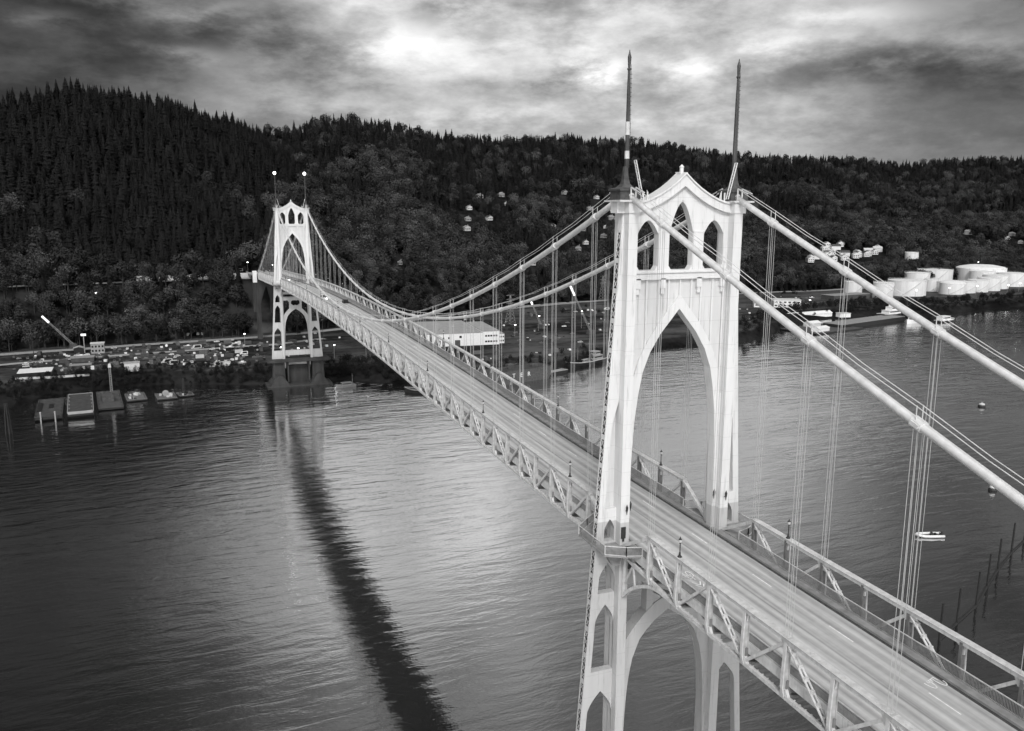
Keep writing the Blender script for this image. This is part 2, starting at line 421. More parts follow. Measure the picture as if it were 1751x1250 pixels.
tower_n = make_tower(0, False); tower_f = make_tower(SPAN, True)
for z0, z1 in ((111.2, 112.1), (113.9, 115.4)):
    b = MB(); b.lathe((-7.6, 0, 0), [(.285, z0), (.265, z1)], 10); b.build('spire_patch', 'offwhite', tower_n)
b = MB(); b.box(-7.95, -7.3, -1.78, -1.69, 64.6, 66.1); b.box(-7.75, -7.5, -1.8, -1.69, 64.2, 64.6); b.build('notice_board', 'dark', tower_n)

# main cables, hand ropes, hangers
HN = [8+12.138*k for k in range(30)]
HF = [SPAN+8.1+12.1*k for k in range(10)]
HB = [-8.1-12.1*k for k in range(5)]
for sx in (-1, 1):
    x = CXB*sx; b = MB()
    for a, c, n in ((-131, -1.2, 40), (1.2, SPAN-1.2, 90), (SPAN+1.2, SPAN+131, 40)):
        b.tube([(x, y, zcable(y)) for y in frange(a, c, n)], .37, 12)
    b.tube([(x, y, zcable(y)+.25-abs(y)*.1) for y in (-1.2, 0, 1.2)], .4, 12); b.tube([(x, SPAN+y, zcable(SPAN+y)+.25-abs(y)*.1) for y in (-1.2, 0, 1.2)], .4, 12)
    mc = b.build('main_cable', 'cable', bridge, True)
    bm_ = MB(); bm_.tube([(0, -.5, 0), (0, .5, 0)], .47, 12); bm_.box(-.52, .52, -.4, .4, -.16, .16); bmesh_ = bm_.mesh('cable band', 'cable')
    for y in HN+HF+HB+[-68.6, -80.7, -92.8, -104.9]:
        o = bpy.data.objects.new('cable_band', bmesh_); C.objects.link(o); o.parent = mc; o.location = (x, y, zcable(y)); o.rotation_euler = (math.atan((zcable(y+.5)-zcable(y-.5))/1.), 0, 0)
    b = MB()
    for dx in (-.32, .32):
        for L in (HB[::-1], HN, HF):
            for y0, y1 in zip(L, L[1:]): b.tube([(x+dx, y0, zcable(y0)+1.35), (x+dx, (y0+y1)/2, zcable((y0+y1)/2)+1.22), (x+dx, y1, zcable(y1)+1.35)], .035, 5)
        for y0, y1 in ((-8.1, -1.6), (1.6, 8), (HN[-1], SPAN-1.6), (SPAN+1.6, HF[0])): b.tube([(x+dx, y0, zcable(y0)+1.35), (x+dx, y1, zcable(y1)+1.3)], .035, 5)
        for y in HN+HF+HB: b.bar((x+dx, y, zcable(y)), (x+dx, y, zcable(y)+1.42), .055)
        for y in (-1.6, 1.6, SPAN-1.6, SPAN+1.6): b.bar((x+dx, y, zcable(y)-.2), (x+dx, y, zcable(y)+1.35), .12); b.bar((x+dx, y, zcable(y)+1.35), (x+dx, y*.999+(2 if y in (1.6, SPAN+1.6) else -2)*1., zcable(y)+.7), .1)
    b.build('hand_rope', 'cable', mc)
    hang = [y for y in HN if zcable(y)-ztop(y) > 1.2]+HF+HB[:5]
    for y in hang:
        b = MB(); h = zcable(y)-ztop(y)
        for dx in (-.27, .27):
            for dy in (-.19, .19): b.tube([(dx, dy, -.1), (dx, dy, h+.1)], .027, 5)
        b.box(-.35, .35, -.4, .4, -.15, .25)
        b.build('suspender_rope', 'rope', bridge, loc=(x, y, ztop(y)))

posts = []
# deck: roadway slab, walks, kerbs, guard fences, trusses, floor steel
ys = frange(-131, 499, 211)
def ribbon(poly, ys, zf):
    """cross-section polygon (x, dz) swept along y"""
    b = MB(); n = len(poly); vs = [(x, y, zf(y)+dz) for y in ys for x, dz in poly]
    fs = [(i*n+k, i*n+(k+1) % n, (i+1)*n+(k+1) % n, (i+1)*n+k) for i in range(len(ys)-1) for k in range(n)]
    fs += [tuple(range(n-1, -1, -1)), tuple((len(ys)-1)*n+k for k in range(n))]
    b.add(vs, fs); return b
def road_mat():
    m = bpy.data.materials.new('worn concrete road'); m.use_nodes = True; nt = m.node_tree; N = nt.nodes; L = nt.links; p = N['Principled BSDF']
    p.inputs['Roughness'].default_value = .8; p.inputs['Specular IOR Level'].default_value = .3
    tc = N.new('ShaderNodeTexCoord'); sp = N.new('ShaderNodeSeparateXYZ'); L.new(tc.outputs['Object'], sp.inputs[0])
    # tyre-polished tracks: four lanes 3.05 m wide, two dark tracks in each
    nz = N.new('ShaderNodeTexNoise'); nz.inputs['Scale'].default_value = .05; L.new(tc.outputs['Object'], nz.inputs['Vector'])
    w = N.new('ShaderNodeMath'); w.operation = 'MULTIPLY_ADD'; L.new(nz.outputs[0], w.inputs[0]); w.inputs[1].default_value = .5; L.new(sp.outputs[0], w.inputs[2])
    f = N.new('ShaderNodeMath'); f.operation = 'MULTIPLY'; L.new(w.outputs[0], f.inputs[0]); f.inputs[1].default_value = 2*PI/1.525
    c = N.new('ShaderNodeMath'); c.operation = 'COSINE'; L.new(f.outputs[0], c.inputs[0])
    mp = N.new('ShaderNodeMapping'); mp.inputs['Scale'].default_value = (1.3, .035, 1); L.new(tc.outputs['Object'], mp.inputs[0])
    n1 = N.new('ShaderNodeTexNoise'); n1.inputs['Scale'].default_value = 1.6; n1.inputs['Detail'].default_value = 5; L.new(mp.outputs[0], n1.inputs['Vector'])
    n2 = N.new('ShaderNodeTexNoise'); n2.inputs['Scale'].default_value = 1.1; n2.inputs['Detail'].default_value = 6; L.new(tc.outputs['Object'], n2.inputs['Vector'])
    a = N.new('ShaderNodeMath'); a.operation = 'MULTIPLY_ADD'; L.new(c.outputs[0], a.inputs[0]); a.inputs[1].default_value = .17
    L.new(n1.outputs[0], a.inputs[2])
    a2 = N.new('ShaderNodeMath'); a2.operation = 'MULTIPLY_ADD'; L.new(n2.outputs[0], a2.inputs[0]); a2.inputs[1].default_value = .35; L.new(a.outputs[0], a2.inputs[2])
    r = N.new('ShaderNodeMapRange'); r.inputs[1].default_value = .35; r.inputs[2].default_value = 1.05; r.inputs[3].default_value = .30; r.inputs[4].default_value = .60
    L.new(a2.outputs[0], r.inputs[0])
    # dark line of oil drip in the middle
    ab = N.new('ShaderNodeMath'); ab.operation = 'ABSOLUTE'; L.new(sp.outputs[0], ab.inputs[0])
    q = N.new('ShaderNodeMapRange'); q.inputs[1].default_value = .03; q.inputs[2].default_value = .22; q.inputs[3].default_value = .62; q.inputs[4].default_value = 1.; L.new(ab.outputs[0], q.inputs[0])
    e = N.new('ShaderNodeMapRange'); e.inputs[1].default_value = 5.2; e.inputs[2].default_value = 6.1; e.inputs[3].default_value = 1.; e.inputs[4].default_value = .6; L.new(ab.outputs[0], e.inputs[0])
    mu = N.new('ShaderNodeMath'); mu.operation = 'MULTIPLY'; L.new(r.outputs[0], mu.inputs[0]); L.new(q.outputs[0], mu.inputs[1])
    m2 = N.new('ShaderNodeMath'); m2.operation = 'MULTIPLY'; L.new(mu.outputs[0], m2.inputs[0]); L.new(e.outputs[0], m2.inputs[1])
    L.new(m2.outputs[0], p.inputs['Base Color']); return m
M['road'] = road_mat()
road = ribbon([(-6.1, -.35), (6.1, -.35), (6.1, -.06), (0, 0), (-6.1, -.06)], ys, zroad).build('roadway', 'road', bridge)
b = MB()
for x, y0 in ((-3.05, -129.), (3.05, -130.5)):
    y = y0
    while y < 497:
        b.box(x-.07, x+.07, y, y+3.4, zroad(y+1.7)-.05, zroad(y+1.7)+.008) if abs(zroad(y)-zroad(y+3.4)) < .02 else b.add([(x-.07, y, zroad(y)-.02), (x+.07, y, zroad(y)-.02), (x+.07, y+3.4, zroad(y+3.4)-.02), (x-.07, y+3.4, zroad(y+3.4)-.02)], [(0,1,2,3)])
        y += 12.6
b.build('lane_marking', 'mark', road)
def chevron_bike(x, y, s, d):
    b = MB(); z = zroad(y)-.012
    def seg(p, q, w=.13):
        p = Vector((x+p[0]*s, y+p[1]*d, z)); q = Vector((x+q[0]*s, y+q[1]*d, z)); t = (q-p).normalized(); r = Vector((-t.y, t.x, 0))*w/2
        b.add([p-r, q-r, q+r, p+r], [(0,1,2,3)])
    for k in (0, .55): seg((-.6, 2.2+k), (0, 2.9+k), .16); seg((.6, 2.2+k), (0, 2.9+k), .16)
    for c in (-.55, .55):
        pts = [(c+.33*math.cos(t*PI/5), .5+.6*math.sin(t*PI/5)) for t in range(11)]
        for p, q in zip(pts, pts[1:]): seg(p, q, .12)
    for p, q in (((-.55,.5),(-.2,1.4)),((-.2,1.4),(.35,1.4)),((-.2,1.4),(0,.5)),((0,.5),(.35,1.4)),((.55,.5),(.3,1.7)),((-.3,1.5),(-.1,1.5)),((.2,1.7),(.5,1.7)),((-.55,.5),(0,.5))): seg(p, q, .11)
    return b
chevron_bike(4.9, -38.5, 1.15, 1.6).build('bicycle_marking', 'mark', road)
chevron_bike(-4.5, -10.5, .9, -1.25).build('bicycle_marking', 'mark', road)
b = MB()
for yj in (0, SPAN):
    for s in (-1, 1): b.prism([(6.1*s, -.2), (0, -.2), (0, .012), (6.1*s, -.048)], yj+.75, yj+1.02, 'xz') if False else b.add([(x*s, y, zroad(yj)+dz) for y in (yj+.75, yj+1.05) for x, dz in ((0, -.2), (6.1, -.2), (6.1, -.046), (0, .014))], [(0,1,2,3), (4,7,6,5), (3,2,6,7), (0,3,7,4), (1,5,6,2), (0,4,5,1)])
b.build('expansion_joint', 'joint', road)
for sx in (-1, 1):
    poly = [(6.1*sx, -.3), (6.35*sx, -.3), (6.35*sx, .2), (6.1*sx, .2)]
    ribbon(poly, ys, zroad).build('kerb', 'walk', bridge)
    poly = [(6.36*sx, -.2), (7.15*sx, -.2), (7.15*sx, .17), (6.36*sx, .17)]
    walk = ribbon(poly, ys, zroad).build('walkway', 'walk', bridge)
    # drain line along the kerb
    b = MB()
    ribbon([(5.72*sx, -.055), (6.08*sx, -.055), (6.08*sx, -.03), (5.72*sx, -.03)], ys, zroad).build('gutter', 'joint', bridge)
    # platforms round the tower legs
    for yt in (0, SPAN):
        b = MB(); f = MB(); z = zroad(yt)+.17
        P = [(7.1, -5.6), (9.0, -5.0), (11.2, -3.6), (11.2, 3.6), (9.0, 5.6), (7.1, 7.2)]
        b.prism([(p[0]*sx, yt+p[1]) for p in P], z-.25, z+.005, 'xy')
        for s2 in (-1, 1): b.prism([(8.1*sx, z-.25), (10.6*sx, z-.25), (9.6*sx, z-2.0), (8.6*sx, z-2.2)], yt+s2*2.2-.5, yt+s2*2.2+.5, 'xz')
        for (p, q) in zip(P, P[1:]):
            if p[0] == q[0] == 11.2: continue
            p = Vector((p[0]*sx, yt+p[1], z)); q = Vector((q[0]*sx, yt+q[1], z))
            U = Vector((0,0,1)); f.bar(p+U*1.15, q+U*1.15, .09, mi=1); f.bar(p+U*.05, q+U*.05, .08, mi=1)
            L = (q-p).length; n = max(2, int(L/.16))
            for i in range(n+1):
                c = p.lerp(q, i/n); f.bar(c, c+U*1.15, .11 if i in (0, n) else .035, mi=1 if i in (0, n) else 0)
        p0, q0 = Vector((11.15*sx, yt-3.6, z)), Vector((11.15*sx, yt+3.6, z))
        f.bar(p0+Vector((0,0,1.15)), q0+Vector((0,0,1.15)), .09, mi=1)
        for i in range(46): c = p0.lerp(q0, i/45); f.bar(c, c+Vector((0,0,1.15)), .035)
        b.build('tower_platform', 'walk', walk); f.build('platform_railing', ['mesh', 'truss'], walk)
    # guard fence: rails, posts and vertical pickets
    b = MB()
    segs = [(-125, -5.6), (7.2, SPAN-5.6), (SPAN+7.2, 498)]
    for a, c in segs:
        yy = frange(a, c, int((c-a)/3)+1)
        for y0, y1 in zip(yy, yy[1:]):
            for dz, w in ((1.32, .09), (.25, .06)):
                b.bar((7.12*sx, y0, zroad(y0)+.17+dz-.17), (7.12*sx, y1, zroad(y1)+dz), w, mi=1)
            n = 22 if y0 < 130 else 12
            for i in range(n): y = y0+(y1-y0)*i/n; z = zroad(y); b.box(7.09*sx-.017, 7.09*sx+.017, y-.028, y+.028, z+.17, z+1.3)
    b.build('guard_fence', ['mesh', 'truss'], bridge)
    # stiffening truss
    tr = MB(); ch = MB(); bc = MB()
    panel = 6.069
    spans = [(8., SPAN-8, 58, panel), (SPAN+8.1, SPAN+8.1+6.05*19, 19, 6.05), (-8.1, -8.1-6.05*19, 19, -6.05)]
    for a, c, n, p in spans:
        p = (c-a)/n; nodes = [a+p*i for i in range(n+1)]; X = CXB*sx
        for y0, y1 in zip(nodes, nodes[1:]):
            ch.bar((X, y0, ztop(y0)), (X, y1, ztop(y1)), .62, .42)
            ch.bar((X, y0, ztop(y0)+.23), (X, y1, ztop(y1)+.23), .8, .05)
            skip = {round(q, 3) for q in ((8., 360., 376.1, -8.1))}
            if round(y0, 3) in skip or round(y1, 3) in skip: continue
            bc.bar((X, y0, zbot(y0)), (X, y1, zbot(y1)), .34, .42)
            k = 8
            for j in range(k): # latticed top of the chord
                u = (y0+(y1-y0)*(j+.5)/k); bc.box(X-.28, X+.28, u-.07, u+.07, zbot(u)+.21, zbot(u)+.25)
        for i, y in enumerate(nodes):
            zt, zb = ztop(y), zbot(y)
            posts.append((y, sx, i % 2))
        for i in range(0, n+1, 2):   # pairs of diagonals from each hanger node
            for j, laced in ((i-1, p > 0), (i+1, p < 0)):
                if 0 <= j <= n:
                    y0, y1 = nodes[i], nodes[j]; z0, z1 = ztop(y0)-.2, zbot(y1)+.2
                    if laced:
                        for dx in (-.2, .2): tr.bar((X+dx, y0, z0), (X+dx, y1, z1), .10, .2, up=(1,0,0))
                        for k in range(1, 7):
                            t = k/7; tr.box(X-.24, X+.24, y0+(y1-y0)*t-.14, y0+(y1-y0)*t+.14, z0+(z1-z0)*t-.2, z0+(z1-z0)*t+.2)
                    else: tr.bar((X, y0, z0), (X, y1, z1), .32, .28, up=(1,0,0))
        if n == 58: ends = ((nodes[0], nodes[1], 0, 1), (nodes[-1], nodes[-2], SPAN, -1))
        elif p > 0: ends = ((nodes[0], nodes[1], SPAN, 1),)
        else: ends = ((nodes[0], nodes[1], 0, -1),)
        for y0, y1, yt, d in ends:   # end posts, sloping strut and curved knee brace at the tower
            zt = ztop(y0)
            ch.bar((X, y0, zt), (X, yt+d*1.7, zroad(yt)+.1), .5, .4)
            bc.bar((X, y1, zbot(y1)), (X, yt+d*1.9, zroad(yt)-1.2), .34, .4)
            zk = zbot(y1); pts = []
            for t in frange(0, 1, 14):
                yy = y1+(yt+d*1.9-y1)*t; zz = zk-.1+(zt-67.1)*0-.0*t; zz = zk+.2*math.sin(PI*min(1, t*1.6))-4.2*max(0, t-.25)**2.2/(.75**2.2)
                pts.append((X, yy, zz))
            for q0, q1 in zip(pts, pts[1:]): bc.bar(q0, q1, .42, .42)
            bc.bar((X, yt+d*4.2, zroad(yt)-1.6), pts[10], .2); bc.bar((X, yt+d*2.1, zroad(yt)-1.2), pts[-1], .34); bc.bar((X, yt+d*4.2, zroad(yt)-1.6), (X, yt+d*2.4, zroad(yt)-4.5), .2)
    tz = tr.build('stiffening_truss', 'truss', bridge); ch.build('top_chord', 'truss', tz); bc.build('bottom_chord', 'truss', tz)
# truss posts: tapered plate, wide at deck level, with edge flanges and gussets
def post_mb(sx, odd, b, y=0., zt=0.):
    zb = zt-5.75; X = CXB*sx
    pts = [(7.25, zt-.1), (7.75, zt-.1), (7.9, zt-3.5), (7.9, zt-4.8), (7.68, zb-.1), (7.25, zb-.1)]
    b.prism([(q[0]*sx, q[1]) for q in pts], y-.05, y+.05, 'xz', 1)
    for q0, q1 in zip(pts[1:4], pts[2:5]): b.bar((q0[0]*sx, y, q0[1]), (q1[0]*sx, y, q1[1]), .12, .36, up=(0,1,0))
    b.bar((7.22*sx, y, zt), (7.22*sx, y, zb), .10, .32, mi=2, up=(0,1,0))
    if odd:
        for d in (-1, 1): b.prism([(y, zt-.2), (y+d*.9, zt-.2), (y+d*.25, zt-.55), (y+d*.2, zt-1.2), (y, zt-1.2)], X-.1, X+.1, 'yz')
    else: b.prism([(y-.9, zt), (y+.9, zt), (y+.45, zt-1.0), (y-.45, zt-1.0)], X-.18, X+.18, 'yz')
    b.prism([(y-.7, zb), (y+.7, zb), (y+.25, zb+.8), (y-.25, zb+.8)], X-.16, X+.16, 'yz')
pm = {}
for sx in (-1, 1):
    for odd in (0, 1): b = MB(); post_mb(sx, odd, b); pm[(sx, odd)] = b.mesh('truss post', ['truss', 'post_side' if sx < 0 else 'post_shade', 'post_side' if sx < 0 else 'post_shade'])  # plate and inner flange tones carry painted shade, deeper on the right
posts.sort(key=lambda p: abs(p[0]+60)); rest = MB()
for k, (y, sx, odd) in enumerate(p for p in posts if p[0] > -66):
    if k < 98: o = bpy.data.objects.new('truss_post', pm[(sx, odd)]); C.objects.link(o); o.parent = bridge; o.location = (0, y, ztop(y))
    else: post_mb(sx, odd, rest, y, ztop(y))
for y, sx, odd in posts:
    if y <= -66: post_mb(sx, odd, rest, y, ztop(y))
rest.build('far_truss_posts', ['truss', 'post_side', 'post_side'], bridge)['kind'] = 'stuff'
b = MB(); st = MB()
yl = [8+6.069*i for i in range(59)]+[SPAN+8.1+6.05*i for i in range(20)]+[-8.1-6.05*i for i in range(20)]+[0, SPAN]
for y in yl:
    b.box(-7.5, 7.5, y-.18, y+.18, zroad(y)-1.75, zroad(y)-.36)
    b.bar((-7.4, y, zbot(y)+.1), (7.4, y, zbot(y)+.1), .25)
yl.sort()
for y0, y1 in zip(yl, yl[1:]):
    for sx in (-1, 1): b.bar((-7.3*sx, y0, zbot(y0)+.05), (7.3*sx, y1, zbot(y1)+.05), .2)
for x in (-7.0, -5.2, -2.6, 0, 2.6, 5.2, 7.0):
    for y0, y1 in zip(yl, yl[1:]): st.bar((x, y0, zroad(y0)-.72), (x, y1, zroad(y1)-.72), .25, .68)
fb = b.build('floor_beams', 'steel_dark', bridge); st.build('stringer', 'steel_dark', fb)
for sx in (-1, 1):
    ribbon([(7.17*sx, -.95), (7.22*sx, -.95), (7.22*sx, .2), (7.17*sx, .2)], ys, zroad).build('fascia', 'truss', bridge)

# anchor pier and approach viaduct on the far bank
def bent(y, base, top, w, name):
    b = MB(); 
    for sx in (-1, 1):
        b.add([(sx*(w+1.6), y-2.2, base), (sx*(w-1.6), y-2.2, base), (sx*(w-1.6), y+2.2, base), (sx*(w+1.6), y+2.2, base),
               (sx*(w+1.1), y-1.5, top), (sx*(w-1.1), y-1.5, top), (sx*(w-1.1), y+1.5, top), (sx*(w+1.1), y+1.5, top)],
              [(0,3,2,1),(4,5,6,7),(0,1,5,4),(1,2,6,5),(2,3,7,6),(3,0,4,7)])
    xs = frange(-(w-1.05), w-1.05, 31); z0 = top-18
    b.strip(xs, lambda x: z0+15.5*(1-(abs(x)/(w-1.05))**1.9) if abs(x) < w-1.06 else z0, lambda x: top, y-1.2, y+1.2, 'x')
    b.box(-(w+1.8), w+1.8, y-2, y+2, top, top+1.2)
    return b.build(name, 'concrete', bridge)
bent(501, 17, 58.6, 7.6, 'anchor_pier'); bent(-131, 10, 55.5, 7.6, 'anchor_pier')
ap = MB(); yv = frange(499, 600, 20)
def zap(y): return zroad(y) if y < 580 else zroad(580)-(y-580)*.02
ribbon([(-7.2, -1.6), (7.2, -1.6), (7.2, 0), (-7.2, 0)], yv, zap).build('approach_deck', 'walk', bridge)
for sx in (-1, 1): ribbon([(7.2*sx, -.3), (7.5*sx, -.3), (7.5*sx, 1.2), (7.2*sx, 1.2)], yv, zap).build('parapet', 'truss', bridge)
bent(548, 19, 57.0, 6, 'approach_pier')
for sx in (-1, 1):
    b = MB(); b.rbox((9.3*sx, 500, 57.2), (2.6, 3.2, 7.3)); b.rbox((9.3*sx, 500, 64.5), (3.0, 3.6, .4), 0, 0, .8)
    for z in (59, 61, 63): b.box(9.3*sx-1.34, 9.3*sx+1.34, 498.3, 498.42, z, z+.12)
    b.build('end_pylon', 'white', bridge)

# street lamps on the truss posts, vehicles on the deck
def lamp_proto():
    t = thing('street_lamp', 'x', 'street lamp')
    b = MB(); b.lathe((0,0,0), [(.42,0),(.42,.15),(.2,.35),(.16,.9),(.1,1.0),(.085,2.5),(.2,2.6),(.1,2.75)], 10); b.build('post', 'dark', t)
    b = MB(); b.lathe((0,0,2.75), [(.12,0),(.25,.1),(.3,.55),(.1,.6)], 8); b.build('lantern', 'offwhite', t)
    b = MB(); b.lathe((0,0,3.33), [(.34,0),(.2,.18),(.1,.3),(.03,.6)], 8); b.build('lantern_roof', 'dark', t); return t
LY = [8+6.069*(1+6*k) for k in range(10)]+[-14.2, -50.5]+[SPAN+14.2, SPAN+50.5, SPAN+86.8]
proto = lamp_proto(); first = True
ordw = ['first','second','third','fourth','fifth','sixth','seventh','eighth','ninth','tenth']
for sx, side in ((-1, 'left'), (1, 'right')):
    for k, y in enumerate(LY):
        if k == 11: continue
        if k < 10: lab = '%s lamp beyond the near tower on the %s truss' % (ordw[k], side)
        elif k < 12: lab = 'dark lantern on the %s truss before the near tower, %s' % (side, ('closest to the tower', 'farther from the tower')[k-10])
        else: lab = 'dark lantern on the %s truss behind the far tower, %s one' % (side, ordw[k-12])
        L = (CXB*sx, y, ztop(y)+.25)
        proto.scale = (.62, .62, .62)
        if first: proto.location = L; proto['label'] = lab; proto['group'] = 'lamps along the bridge trusses'; first = False
        else: dup(proto, L, 0, lab, 'lamps along the bridge trusses')
def car_parts(t, body, L=4.5, W=1.8, H=1.45, van=False, lights=False):
    b = MB(); h = L/2
    prof = [(-h, .35), (-h, .85), (-h+.25, .95), (-h+.9, H), (h*.25, H), (h*.55, .98), (h-.1, .82), (h, .5), (h-.05, .3)] if not van else [(-h, .35), (-h, H-.05), (-h+.1, H), (h*.45, H), (h*.75, 1.15), (h, 1.0), (h, .35)]
    b.prism(prof, -W/2, W/2, 'yz'); b.build('body', body, t)
    b = MB(); zz = (1.0, H-.12)
    for s in (-1, 1): b.prism([(-h+.5, zz[0]), (-h+.95, zz[1]), (h*.22, zz[1]), (h*.48, zz[0])], s*W/2-.01, s*W/2+.012, 'yz')
    b.prism([(h*.27, H-.06), (h*.56, 1.0), (h*.58, 1.02), (h*.29, H-.04)] if not van else [(h*.47, H-.05), (h*.76, 1.18), (h*.78, 1.2), (h*.49, H-.03)], -W/2+.12, W/2-.12, 'yz'); b.build('window', 'glass', t)
    for x in (-W/2+.05, W/2-.05):
        for y in (-h*.62, h*.62):
            b = MB(); b.tube([(x-.11, y, .33), (x+.11, y, .33)], .33, 10); b.build('wheel', 'tyre', t)
    if lights:
        for x in (-W/2+.3, W/2-.3):
            b = MB(); b.lathe((x, h-.02, .68), [(.05,-.16),(.24,0),(.05,.16)], 8); b.build('headlight', 'lamp', t)
def zr(y): return zroad(y)-.04
v = thing('van', 'white van with lit headlights driving on the bridge toward the near tower', 'van', (-1.6, 262, zr(262)), PI); car_parts(v, 'white', 5.4, 2.0, 2.2, True, True)
v = thing('dark_car', 'dark car driving away beside the white van on the bridge', 'car', (4.2, 246, zr(246))); car_parts(v, 'black')
v = thing('white_car', 'car with bright headlights on the bridge by the far tower', 'car', (2.0, 412, zr(412)), PI); car_parts(v, 'white', lights=True)
CX,CY=-57.6,-88.8
def lerp_tab(t,x):
    if x<=t[0][0]: return t[0][1]
    for (a,b),(c,d) in zip(t,t[1:]):
        if x<=c:
            s=(x-a)/(c-a); return b+(d-b)*s
    return t[-1][1]
SHORE=[(-60,640),(-30,540),(-10.3,458),(-7.6,478),(-4.5,483),(-1.2,480),(2.2,468),(4.1,463),(9.9,465),(14.2,451),(17.9,446),(22.8,463),(25.2,478),(28.9,520),(30.9,564),(34.7,598),(37.5,622),(39,660),(40.5,738),(43,792),(47,838),(48.9,858),(53.4,994),(60,1200),(80,1700)]
BASE=[(-60,700),(-30,640),(-10,606),(0,612),(6,622),(12,660),(18,730),(24,800),(30,860),(36,930),(42,1010),(48,1130),(54,1320),(60,1500),(80,2000)]
BENCH=[(-60,50),(-10,54),(8,54),(14,44),(22,34),(30,30),(54,30),(80,30)]
RIDGE_R=[(-60,1250),(-12,1150),(-4,1130),(4,1150),(6.4,1300),(9,1350),(15,1450),(22,1650),(30,1900),(40,2200),(54,2600),(80,3200)]
RIDGE_E=[(-60,5),(-30,6),(-14,6.3),(-8.7,6.76),(-4.8,7.67),(-2.6,7.32),(.6,7.0),(2.9,6.24),(5.3,5.63),(6.4,5.3),(9,5.91),(11.2,6.15),(13.5,5.83),(15,5.48),(17.3,5.14),(20.8,4.91),(24.6,5.06),(30.4,4.70),(34.2,4.17),(37.9,3.68),(43.1,3.38),(46.5,3.06),(48.7,3.18),(52.6,3.14),(80,3)]
def smooth(x):
    x=max(0.,min(1.,x)); return x*x*(3-2*x)
def terrain(x,y):
    dx,dy=x-CX,y-CY; r=math.hypot(dx,dy); az=math.degrees(math.atan2(dx,dy))
    if az>80 or az<-60: az=max(-60,min(80,az))
    r0=lerp_tab(SHORE,az); r1=lerp_tab(BASE,az)
    r0+=2.5*noise.noise(Vector((x/14,y/14,0)))
    if r<r0+14: return 7.+ (r-r0+9)/23*11.5 if r>r0-9 else 7.
    zb=lerp_tab(BENCH,az); z=18.5
    if r<r1: return z+0.4*noise.noise(Vector((x/30,y/30,1)))
    z+= (zb-z)*smooth((r-r1)/42)
    r2=lerp_tab(RIDGE_R,az); h=105.1+r2*math.tan(math.radians(lerp_tab(RIDGE_E,az)))-21
    rb=r1+66
    if r>rb:
        t=(r-rb)/(r2-rb)
        nz=noise.fractal(Vector((x/260,y/260,.3)),1.0,2.0,4)
        if t<1:
            z+=(h-zb)*(0.55*t+0.45*smooth(t))
            z+=nz*34*math.sin(math.pi*min(1,t))
        else:
            z=h-(r-r2)*0.18
    return z
